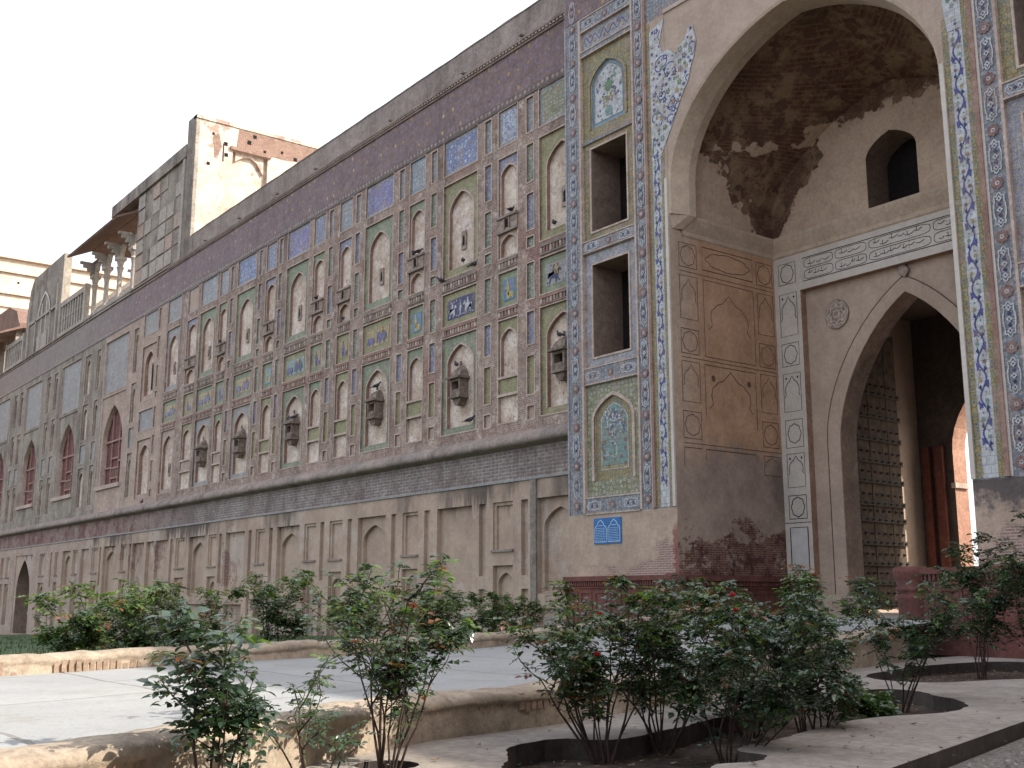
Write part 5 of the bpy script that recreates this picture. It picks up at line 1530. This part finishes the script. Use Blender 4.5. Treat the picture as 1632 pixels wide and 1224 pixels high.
def inscr(a):
    d = -YB + .006; rr = random.Random(8)
    x0, x1 = -17.72, -12.08
    a.line([(x0, 9.08), (x1, 9.08), (x1, 9.70), (x0, 9.70)], .02, d, 'black_line', True)
    xs_ = [-17.70, -16.72, -15.72, -13.95, -12.95, -12.1]
    for row in (9.24, 9.54):
        for xa, xb in zip(xs_, xs_[1:]):
            c = ((xa + xb) / 2, row); hw = (xb - xa) / 2 - .04; hh = .125
            pts = []
            for t in [2 * math.pi * i / 40 for i in range(40)]:
                ex = abs(math.cos(t)) ** .35 * (1 if math.cos(t) > 0 else -1); ez = abs(math.sin(t)) ** .6 * (1 if math.sin(t) > 0 else -1)
                pts.append((c[0] + ex * hw, c[1] + ez * hh))
            a.line(pts, .014, d, 'black_line', True)
            # nastaliq-like pen strokes
            x = xa + .16
            while x < xb - .3:
                w_ = rr.uniform(.12, .26); z = row + rr.uniform(-.05, .05)
                st_ = [(x + w_ * i / 8, z - .035 * math.sin(math.pi * i / 8) + rr.uniform(-.006, .006) + .03 * (i / 8)) for i in range(9)]
                a.line(st_, .017, d + .001, 'black_line')
                if rr.random() < .6: a.line([(x + w_ * .3, z + .09), (x + w_ * .34, z - .01)], .014, d + .002, 'black_line')
                for k in range(rr.randint(0, 2)):
                    xx, zz = x + rr.uniform(0, w_), z + rr.choice([-.07, .065]); a.face([(xx - .012, zz, d + .001), (xx, zz - .012, d + .001), (xx + .012, zz, d + .001), (xx, zz + .012, d + .001)], 'black_line')
                x += w_ + rr.uniform(.0, .03)
gpart('inscription', inscr)
# passage behind the door
def passage(a):
    xl, xr = -18.35, -11.45
    a.face([(xl, YB + .85, .4), (xl, 28.6, .4), (xl, 28.6, 9), (xl, YB + .85, 9)], 'plaster_smooth', raw=True)
    a.face([(xr, YB + .85, .4), (xr, 28.6, .4), (xr, 28.6, 9), (xr, YB + .85, 9)], 'inside_shade', raw=True)
    a.face([(xl, YB + .85, 9), (xr, YB + .85, 9), (xr, 28.6, 9), (xl, 28.6, 9)], 'inside_shade', raw=True)
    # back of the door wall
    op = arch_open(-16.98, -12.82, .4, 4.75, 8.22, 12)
    plate_arch(a, xl, xr, .4, 9, op, -YB - .85, 'inside_shade')
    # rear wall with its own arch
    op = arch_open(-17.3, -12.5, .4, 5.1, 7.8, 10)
    plate_arch(a, xl, xr, .4, 9, op, -28.6, 'inside_shade')
    plate_arch(a, -24, -6, .4, 12, op, -29.25, 'plaster')
    reveal(a, op, -28.6, -29.25, 'pink_reveal', False)
    a.box(-17.35, -17.22, 4.0, 4.14, -29.2, -28.5, 'trim_pale')
    for x in (-18.05, -17.65): a.box(x - .12, x + .12, .6, 5.2, -28.6, -28.42, 'red_plaster')
gpart('passage', passage)
# block body: top, ends and rear
def body(a):
    xl, xr = CX - OUTE, CX + OUTE
    a.face([(xl, G, -.5), (xl, G, GT), (xl, 29.25, GT), (xl, 29.25, -.5)], 'plaster', raw=True)
    a.face([(xr, G, -.5), (xr, G, GT), (xr, 29.25, GT), (xr, 29.25, -.5)], 'plaster', raw=True)
    a.face([(xl, G, GT), (xr, G, GT), (xr, 29.25, GT), (xl, 29.25, GT)], 'parapet', raw=True)
    a.rect(xl, xr, 12, GT, -29.25, 'plaster'); a.rect(xl, -24 + 1.38, -.5, 12, -29.25, 'plaster')
    # walls either side of the passage so no sky light leaks in
    for x in (-18.80, -11.0): a.face([(x, G + .1, -.3), (x, G + .1, GT - .1), (x, 29.2, GT - .1), (x, 29.2, -.3)], 'inside_shade', raw=True)
gpart('block', body)
# red sandstone dado
def dado(par_name, pts, h0, h1):
    """panelled dado following plan polyline pts [(x,y)..]; outward = right-hand side"""
    t = link(par_name, None, gate, (pts[0][0], pts[0][1], 0))
    for (xa, ya), (xb, yb) in zip(pts, pts[1:]):
        ln = math.hypot(xb - xa, yb - ya); ang = math.atan2(yb - ya, xb - xa)
        a = MB()
        h = h1 - h0
        a.box(0, ln, 0, h - .12, -.1, .06, 'sandstone')
        a.box(0, ln, h - .12, h, -.1, .16, 'sandstone'); a.box(0, ln, h - .30, h - .255, -.1, .09, 'sandstone'); a.box(0, ln, 0, .14, -.1, .14, 'sandstone'); a.box(0, ln, .14, .22, -.1, .10, 'sandstone')
        n = max(1, round(ln / .085))
        for i in range(n): a.box((i + .2) * ln / n, (i + .8) * ln / n, h - .235, h - .125, .05, .12, 'sandstone')
        m = max(1, round(ln / .55))
        for i in range(m):
            u0 = i * ln / m + .06; u1 = (i + 1) * ln / m - .06
            for q in ((u0, u1, .36, .40), (u0, u1, h - .42, h - .38), (u0, u0 + .04, .40, h - .42), (u1 - .04, u1, .40, h - .42)): a.box(*q, .05, .085, 'sandstone')
        o = obj('dado_panel', a, t, (xa, ya, h0)); o.rotation_euler = (0, 0, ang)
    return t
def pilaster(t, x, y, z0, h, r=.25):
    a = MB()
    a.lathe([(r * 1.25, 0), (r * 1.25, .12), (r * 1.05, .2), (r, .24), (r, h - .62), (r * 1.1, h - .58), (r * 1.1, h - .53), (r * .98, h - .50), (r * .98, h - .46), (r * 1.1, h - .43), (r * 1.1, h - .38), (r * .98, h - .35), (r * 1.15, h - .22), (r * 1.25, h - .10), (r * 1.2, h - .03), (r * 1.0, h), (0, h)], (0, 0, 0), 'sandstone', 18)
    obj('corner_shaft', a, t, (x, y, z0), True)
t1 = dado('dado', [(CX - OUTE + .02, G - .1), (CX - IN - .1, G - .1)], 0.0, 1.52)
pilaster(t1, CX - IN - .02, G - .08, 0, 1.56, .22)
t2 = dado('dado', [(CX - IN + .1, G + .1), (CX - IN + .1, YB - .06), (-17.75, YB - .1)], 0.0, 1.50)
t3 = dado('dado', [(-12.1, 18.3), (-2.0, 18.3)], 0.0, 1.53)
t3b = dado('dado', [(-12.1, 19.4), (-12.1, 18.3)], 0.0, 1.53)
pilaster(t3, -12.08, 18.32, 0, 1.55, .27)
gpart('dado_fill', lambda a: a.box(-12.0, -2, 0, 1.45, -19.0, -18.38, 'sandstone'))
# worn stone block at the foot of the jamb
def blk(a):
    a.prism([(-17.75, .3), (-16.80, .3), (-16.80, .98), (-16.88, 1.06), (-17.72, 1.08)], -YB - .3, -YB + .35, 'ramp_plaster', True)
gpart('jamb_block', blk)
# the open door leaf
dl = link('door', None, gate, (-17.2, 23.75, .68))
DA = math.atan2(2.3, -.12)
LW, LH_ = 2.3, 7.3
def dtop(u): return LH_ - 3.0 * max(0, 1 - u / LW) ** 2.2 - .5 * (1 - u / LW)
NP = 8
for i in range(NP):
    u0 = i * LW / NP; u1 = (i + 1) * LW / NP - .014
    a = MB(); a.prism([(u0, rnd.uniform(0, .03)), (u1, rnd.uniform(0, .03)), (u1, dtop(u1)), (u0, dtop(u0))], 0, .05 + rnd.uniform(-.008, .008), 'wood_old', True)
    o = obj('plank', a, dl, (-17.2, 23.75, .68)); o.rotation_euler = (0, 0, DA)
RZ = [.12, .62, 1.10, 1.62, 2.20, 2.62, 3.2, 3.72, 4.3, 4.9, 5.5]
for z in RZ:
    a = MB(); u0 = .02
    a.box(.02, LW - .02, z, z + .13, .045, .11, 'wood_rail')
    o = obj('rail', a, dl, (-17.2, 23.75, .68)); o.rotation_euler = (0, 0, DA)
a = MB()
for k, z in enumerate(RZ):
    for zz, dd in ((z + .065, .11), (z + .30, .055)):
        for i in range(8):
            u = .14 + i * (LW - .28) / 7
            a.v += []
            kk = len(a.v)
            for (du, dz) in ((-.035, -.035), (.035, -.035), (.035, .035), (-.035, .035)): a.v.append(a.P(u + du, zz + dz, dd - .01))
            a.v.append(a.P(u, zz, dd + .075))
            for j in range(4): a.f.append((kk + j, kk + (j + 1) % 4, kk + 4)); a.mi.append(a.mat('iron'))
o = obj('stud', a, dl, (-17.2, 23.75, .68), stuff=True); o.rotation_euler = (0, 0, DA)
# continuing wall to the right of the gateway, outside the picture
rw = thing('side_wall', 'plain fort wall running on to the right of the gateway', 'wall', (5, W, 0))
a = MB(); a.box(-12.2, 30, -.5, 19.08, -2.5, 0, 'plaster'); obj('wall_face', a, rw, (5, W, 0))
fk = thing('shade_wall', 'unseen high plain wall added on the right to shade the garden court', 'wall', (9.5, 3, 0))  # unseen wall, added to cast shade over the bushes and path
a = MB(); a.box(0, 2, -.5, 15, -14, 14, 'plaster'); obj('wall_face', a, fk, (9.5, 3, 0))

# notice board on the left pier
sg = thing('sign_board', 'blue notice board with two white arched outlines of text on the left pier', 'sign', (-21.1, G - .04, 2.33))
a = MB(); a.box(-.51, .51, 0, .65, 0, .03, 'sign_blue'); obj('board', a, sg, (-21.1, G, 2.33))
a = MB(); rr = random.Random(2)
for c in (-.25, .25):
    o = [(c - .22, .05), (c - .22, .36), (c - .2, .42), (c - .13, .46), (c - .1, .53), (c, .60), (c + .1, .53), (c + .13, .46), (c + .2, .42), (c + .22, .36), (c + .22, .05)]
    a.line(o, .022, .033, 'sign_white', True)
    for k in range(3): a.line([(c - .08 + k * .055, .465), (c - .05 + k * .055, .455), (c - .035 + k * .055, .475)], .016, .034, 'sign_white')
    for r_ in range(8):
        z = .39 - r_ * .042; x = c - .18
        while x < c + .16:
            w_ = rr.uniform(.025, .07); a.line([(x, z), (min(x + w_, c + .18), z)], .011, .034, 'sign_white'); x += w_ + .016
a.v = [(x, y, z) for x, y, z in a.v]
obj('lettering', a, sg, (-21.1, G, 2.33))

# ------------------------------------------------------------------ pigeons
def pigeon_mesh():
    a = MB('T')
    prof = [(-.17, .055, .012, .03), (-.12, .065, .03, .03), (-.06, .085, .055, .055), (0, .10, .07, .065), (.06, .115, .065, .065), (.10, .145, .045, .05), (.125, .185, .032, .034), (.145, .21, .034, .034), (.17, .205, .026, .026), (.20, .195, .006, .006)]
    rings = []
    for x, z, ry, rz_ in prof:
        rings.append([(x, ry * math.cos(t), z + rz_ * math.sin(t)) for t in [i * math.pi / 5 for i in range(10)]])
    a.loft(rings, 'pigeon_grey', True)
    a.face([(-.15, -.03, .065), (-.27, -.045, .035), (-.27, .045, .035), (-.15, .03, .065)], 'pigeon_dark', raw=True)
    for sy in (-1, 1):
        a.face([(.06, sy * .068, .14), (-.05, sy * .075, .12), (-.19, sy * .03, .07), (-.06, sy * .074, .075)], 'pigeon_dark', raw=True)
        a.tube([(0, sy * .025, .05), (.01, sy * .025, 0)], .008, .008, 'petal_red', 4)
    return a.mesh('pigeon', True)
pm = pigeon_mesh()
PG = 'pigeons perched on the wall'
pig = [(-28.55, 19.60, 11.62, 2.6, 'pigeon on the sill of the upper yellow niche above the horse mosaic'), (-28.0, 19.66, 11.37, .4, 'pigeon at the lower right corner of the yellow niche above the horse mosaic'), (-29.85, 19.62, 11.25, 3.6, 'pigeon at the lower left corner of the yellow niche above the horse mosaic'),
       (-26.0, 19.62, 12.62, 1.9, 'pigeon sitting on the bird ledge nearest the gateway'), (-31.6, 19.62, 12.62, 2.9, 'pigeon facing left on the ledge between the yellow and pale green niches'), (-31.3, 19.62, 12.62, 1.4, 'upright pigeon on the right end of the ledge between yellow and pale green niches'),
       (-23.9, 19.62, 11.62, 2.7, 'pigeon in the uppermost yellow niche beside the gateway'), (-28.95, 19.66, 8.25, 2.8, 'pigeon on the bracket house roof in the niche below the white horse mosaic'), (-23.75, 19.66, 8.25, 2.9, 'pigeon on the bracket house roof beside the gateway'), (-34.0, 19.66, 8.32, .5, 'pigeon on the bracket house roof under the pair of elephants'),
       (-41.0, 19.64, 8.02, 2.6, 'left pigeon of two on one bracket house roof'), (-40.5, 19.64, 8.02, 1.2, 'right pigeon of two on one bracket house roof'), (-28.1, 19.6, 6.34, .6, 'pigeon on the sill corner of the lower green niche'), (-38.86, 19.62, 12.62, 2.3, 'pigeon on the third bird ledge from the gateway'), (-36.6, 19.62, 11.32, 2.9, 'pigeon low in the small niche beside the elephant mosaic'), (-48.5, 19.62, 12.62, 2.7, 'pigeon on a far bird ledge left of the tall pale niche'),
       (-57.3, 19.42, 5.74, 2.6, 'pigeon on the long ledge below the weathered brick patch')]
for x, y, z, a_, lb in pig:
    tag(link('pigeon', pm, None, (x, y, z), a_), lb, 'pigeon', PG)

# ------------------------------------------------------------------ roses
def leaf_geo(a, m, pos, dirv, upv, size, droop, rr):
    """compound rose leaf: 5 folded leaflets"""
    d = Vector(dirv).normalized(); s_ = d.cross(Vector(upv)).normalized(); u = s_.cross(d)
    p = Vector(pos)
    for k, (t, side, sc) in enumerate(((1.0, 0, 1.15), (.62, 1, .95), (.62, -1, .95), (.25, 1, .8), (.25, -1, .8))):
        b = p + d * size * t * .9 + u * (-droop * t * t * size)
        ax = (d * (1.0 if side == 0 else .35) + s_ * side * .9 + u * (-droop * .6 + rr.uniform(-.2, .2))).normalized()
        wv = ax.cross(u).normalized()
        L = size * .62 * sc * rr.uniform(.85, 1.15); Wd = L * .34
        n = ax.cross(wv)
        if n.dot(u) < 0: n = -n
        tip = b + ax * L - n * L * .10
        m1 = b + ax * L * .45 + n * L * .02
        l1 = b + ax * L * .40 + wv * Wd + n * L * .10; r1 = b + ax * L * .40 - wv * Wd + n * L * .10
        l2 = b + ax * L * .74 + wv * Wd * .72 + n * L * .05; r2_ = b + ax * L * .74 - wv * Wd * .72 + n * L * .05
        k0 = len(a.v)
        a.v += [tuple(q) for q in (b, m1, tip, l1, r1, l2, r2_)]
        mi = a.mat(m)
        for f_ in ((0, 1, 3), (3, 1, 5), (1, 2, 5), (0, 4, 1), (4, 6, 1), (1, 6, 2)):
            a.f.append(tuple(k0 + q for q in f_)); a.mi.append(mi)
    a.tube([tuple(p), tuple(p + d * size * .5 + u * (-droop * .25 * size)), tuple(p + d * size * .95 + u * (-droop * .9 * size))], .0022, .0012, 'stem_green', 3)
LEAF = {}
for m in ('leaf_dark', 'leaf_mid', 'leaf_young', 'leaf_red'):
    LEAF[m] = []
    for v in range(3):
        a = MB('T'); leaf_geo(a, m, (0, 0, 0), (1, 0, .15), (0, 0, 1), .115, .25 + .22 * v, random.Random(v + 40))
        LEAF[m].append(a.mesh('leaf'))
def bloom(a, p, r, m):
    p = Vector(p)
    for ring, (rad, n, h) in enumerate(((1.0, 6, .3), (.72, 5, .65), (.42, 4, .9))):
        for i in range(n):
            t = i * 2 * math.pi / n + ring
            c, s_ = math.cos(t), math.sin(t)
            q = lambda rr_, tt, z: (p.x + rr_ * r * math.cos(t + tt), p.y + rr_ * r * math.sin(t + tt), p.z + z * r)
            a.face([q(.1, 0, 0), q(rad * .8, -.55, h * .7), q(rad, 0, h + .12), q(rad * .8, .55, h * .7)], m, raw=True)
def bush(label, x, y, z0, h, rad, stems, dens, seed, size=.11, near=False, young=.12, lean=(0, 0), blooms=(), low=.35, red=.03, mid=.35):
    rr = random.Random(seed)
    t = thing('rose_bush', label, 'rose bush', (x, y, z0), 'rose bushes in the garden beds')
    o = Vector((x, y, z0))
    sm = MB('T'); fl_ = MB('T'); cnt = 0; tips = []
    def put(p, d, sz, m):
        nonlocal cnt
        upv = Vector((rr.uniform(-.35, .35), rr.uniform(-.35, .35), 1))
        if near and cnt < 290:
            me = rr.choice(LEAF[m]); q = link('leaf', me, t, o + p)
            xx = d.normalized(); yy = upv.cross(xx).normalized(); zz = xx.cross(yy)
            q.rotation_euler = Matrix((xx, yy, zz)).transposed().to_euler(); k = sz / .115; q.scale = (k, k, k); cnt += 1
        else: leaf_geo(fl_, m, p, d, upv, sz, rr.uniform(.2, .7), rr)
    def pick(tpos):
        r_ = rr.random()
        if r_ < red: return 'leaf_red'
        if r_ < red + young * (1.6 if tpos > .75 else .5): return 'leaf_young'
        return 'leaf_mid' if rr.random() < mid else 'leaf_dark'
    def twig(p, d, ln, r0, depth):
        pts = [p.copy()]; n = 6
        for i in range(n):
            d = (d + Vector((rr.uniform(-.22, .22), rr.uniform(-.22, .22), rr.uniform(-.08, .16)))).normalized()
            p = p + d * ln / n; pts.append(p.copy())
            hz = p.z / h
            if hz > low or depth > 0:
                for k in range(dens if depth else max(1, dens - 1)):
                    if rr.random() < (.9 if hz > low + .1 else .4):
                        an = rr.uniform(0, 6.28)
                        put(p + d * rr.uniform(-.04, .04), Vector((math.cos(an), math.sin(an), rr.uniform(-.25, .5))), size * rr.uniform(.5, 1.25), pick(hz))
            if depth < 2 and i >= 2 and rr.random() < (.75 if depth == 0 else .4):
                an = rr.uniform(0, 6.28)
                twig(p, (d * .5 + Vector((math.cos(an) * .8, math.sin(an) * .8, .18))).normalized(), min(ln * rr.uniform(.32, .5), max(.12, (h * 1.0 - p.z) * 1.2 + .08)), r0 * .6, depth + 1)
        sm.tube(pts, r0, r0 * .35, 'stem' if depth == 0 else 'stem_green' if rr.random() < .4 else 'stem', 5)
        tips.append(p)
    for s_ in range(stems):
        an = s_ * 2.399 + rr.uniform(-.4, .4); k = rad / h
        d = Vector((math.cos(an) * k * rr.uniform(.2, 1.25) + lean[0], math.sin(an) * k * rr.uniform(.2, 1.25) + lean[1], 1)).normalized()
        f_ = rr.choice([.5, .62, .75, .85, .95, 1.12 if s_ % 3 == 0 else .8])
        twig(Vector((math.cos(an) * .05, math.sin(an) * .05, -.03)), d, h * f_, rr.uniform(.007, .012), 0)
    obj('stems', sm, t, o, True)
    if fl_.v: obj('foliage', fl_, t, o, stuff=True)
    for i, m in enumerate(blooms):
        a = MB('T'); p = tips[(i * 7 + 3) % len(tips)]
        bloom(a, (0, 0, 0), .034, m); obj('bloom', a, t, o + p)
    return t
bush('dark rose bush with a bare forked foot in front of the sunlit ramp, leftmost', -5.5, 2.34, -.1, 1.0, .30, 6, 1, 1, .105, True, .08, (-.05, -.02), (), .36, .01, .2)
bush('sparse thin rose bush with bare stems and few buds, low before the ramp wall', -5.6, 2.9, -.1, .72, .24, 5, 1, 2, .065, True, .1, (0, 0), (), .4)
bush('tall upright rose bush standing alone before the bright low wall', -6.1, 3.66, -.12, 1.25, .34, 10, 2, 3, .08, True, .15, (0, 0), ('petal_red',), .34, .05, .25)
bush('bushy rose with pink buds at the left tip of the planting bed', -6.12, 5.42, -.15, 1.16, .62, 13, 2, 4, .085, True, .2, (-.2, -.06), ('petal_red', 'petal_red', 'petal_pale'), .38, .08, .4)
bush('dense rose bush with orange young leaves at the back of the planting bed', -6.2, 6.1, -.15, 1.08, .62, 11, 2, 5, .085, False, .2, (0, 0), ('petal_red', 'petal_red'), .34, .1, .4)
bush('large dark leafy rose bush in the middle front of the planting bed', -5.5, 6.05, -.15, 1.02, .6, 12, 2, 6, .088, True, .06, (.05, 0), ('petal_red', 'petal_red', 'petal_red'), .30, .03, .25)
bush('dark rose bush with a single red bloom right of the large leafy one', -5.8, 7.3, -.15, 1.08, .6, 11, 2, 7, .088, False, .06, (0, .05), ('petal_red',), .28, .04, .25)
bush('rose bush with rusty leaf tips behind the bed, in front of the red dado', -6.9, 8.2, -.15, 1.30, .6, 10, 2, 8, .09, False, .12, (0, 0), ('petal_red', 'petal_red'), .3, .12, .3)
bush('slim rose bush with forked trunk in the narrow right end of the bed', -7.0, 10.3, -.15, 1.3, .5, 8, 2, 9, .10, False, .08, (.05, 0), (), .35, .02, .3)
bush('rose bush in front of the round red sandstone shaft', -9.0, 15.2, -.15, 2.0, .6, 9, 2, 10, .12, False, .08, (0, 0), (), .2, .02, .3)
bush('rose bush cut by the right edge of the picture before the red dado', -8.3, 15.4, -.15, 2.1, .7, 9, 2, 11, .12, False, .08, (0, 0), (), .25, .02, .3)
bush('low bright green plant at the edge of the bed beside a stone', -6.6, 9.2, -.15, .3, .3, 7, 2, 12, .09, False, .4, (0, 0), (), .1, 0, .9)
bush('short rose bush low behind the large dark one', -6.5, 7.4, -.15, .85, .55, 8, 2, 13, .09, False, .06, (0, 0), (), .25, .03, .3)
bg_r = [(-13.2, 3.9, 1.15, .9, 'broad rose bush behind the far kerb, leftmost of the bed with pink blooms', ('petal_red', 'petal_pale')), (-14.0, 5.3, 1.15, .9, 'rose bush behind the far kerb, second from the left, with pale blooms', ('petal_pale', 'petal_pale')), (-14.6, 6.9, 1.35, .5, 'tall thin rose behind the far kerb rising before the sunk arches', ('petal_pale',)), (-16.0, 9.0, 1.0, .6, 'small rose bush behind the far kerb in front of the arched plaster niche', ()), (-16.2, 10.6, 1.1, .7, 'rose bush behind the far kerb half hidden by the tall upright rose', ()), (-17.6, 12.6, 1.2, .8, 'rose bush in the far bed with red leaves close to the wall', ('petal_red',)), (-15.2, 5.0, .9, .9, 'low dense rose bush at the left behind the kerb near the grass', ()), (-19.6, 15.0, 1.1, .6, 'far rose bush near the corner of the gateway', ())]
for i, (x, y, h, r_, lb, bl) in enumerate(bg_r):
    bush(lb, x, y, gz(x, y), h * .80, r_, 9, 2, 50 + i, .10, False, .45, (0, 0), bl, .12, .05, .7)
# grass beyond the far kerb
ga = MB('T'); rr = random.Random(77)
for i in range(9000):
    x = -13 - rr.random() ** 1.3 * 45; y = 1.0 + rr.random() * 17
    z = gz(x, y); hh = rr.uniform(.05, .14); an = rr.uniform(0, 6.28); w_ = .012
    ga.face([(x - w_ * math.cos(an), y - w_ * math.sin(an), z), (x + w_ * math.cos(an), y + w_ * math.sin(an), z), (x + rr.uniform(-.04, .04), y + rr.uniform(-.04, .04), z + hh)], 'grass', raw=True)
struct('grass', ga, kind='stuff')
lw = MB('T')
rings = [[(x, y, gz(x, y) + .012) for x in [-95 + i * 2 for i in range(42)]] for y in [0.5 + i for i in range(20)]]
lw.loft(rings, 'grass'); struct('lawn', lw, smooth=True)
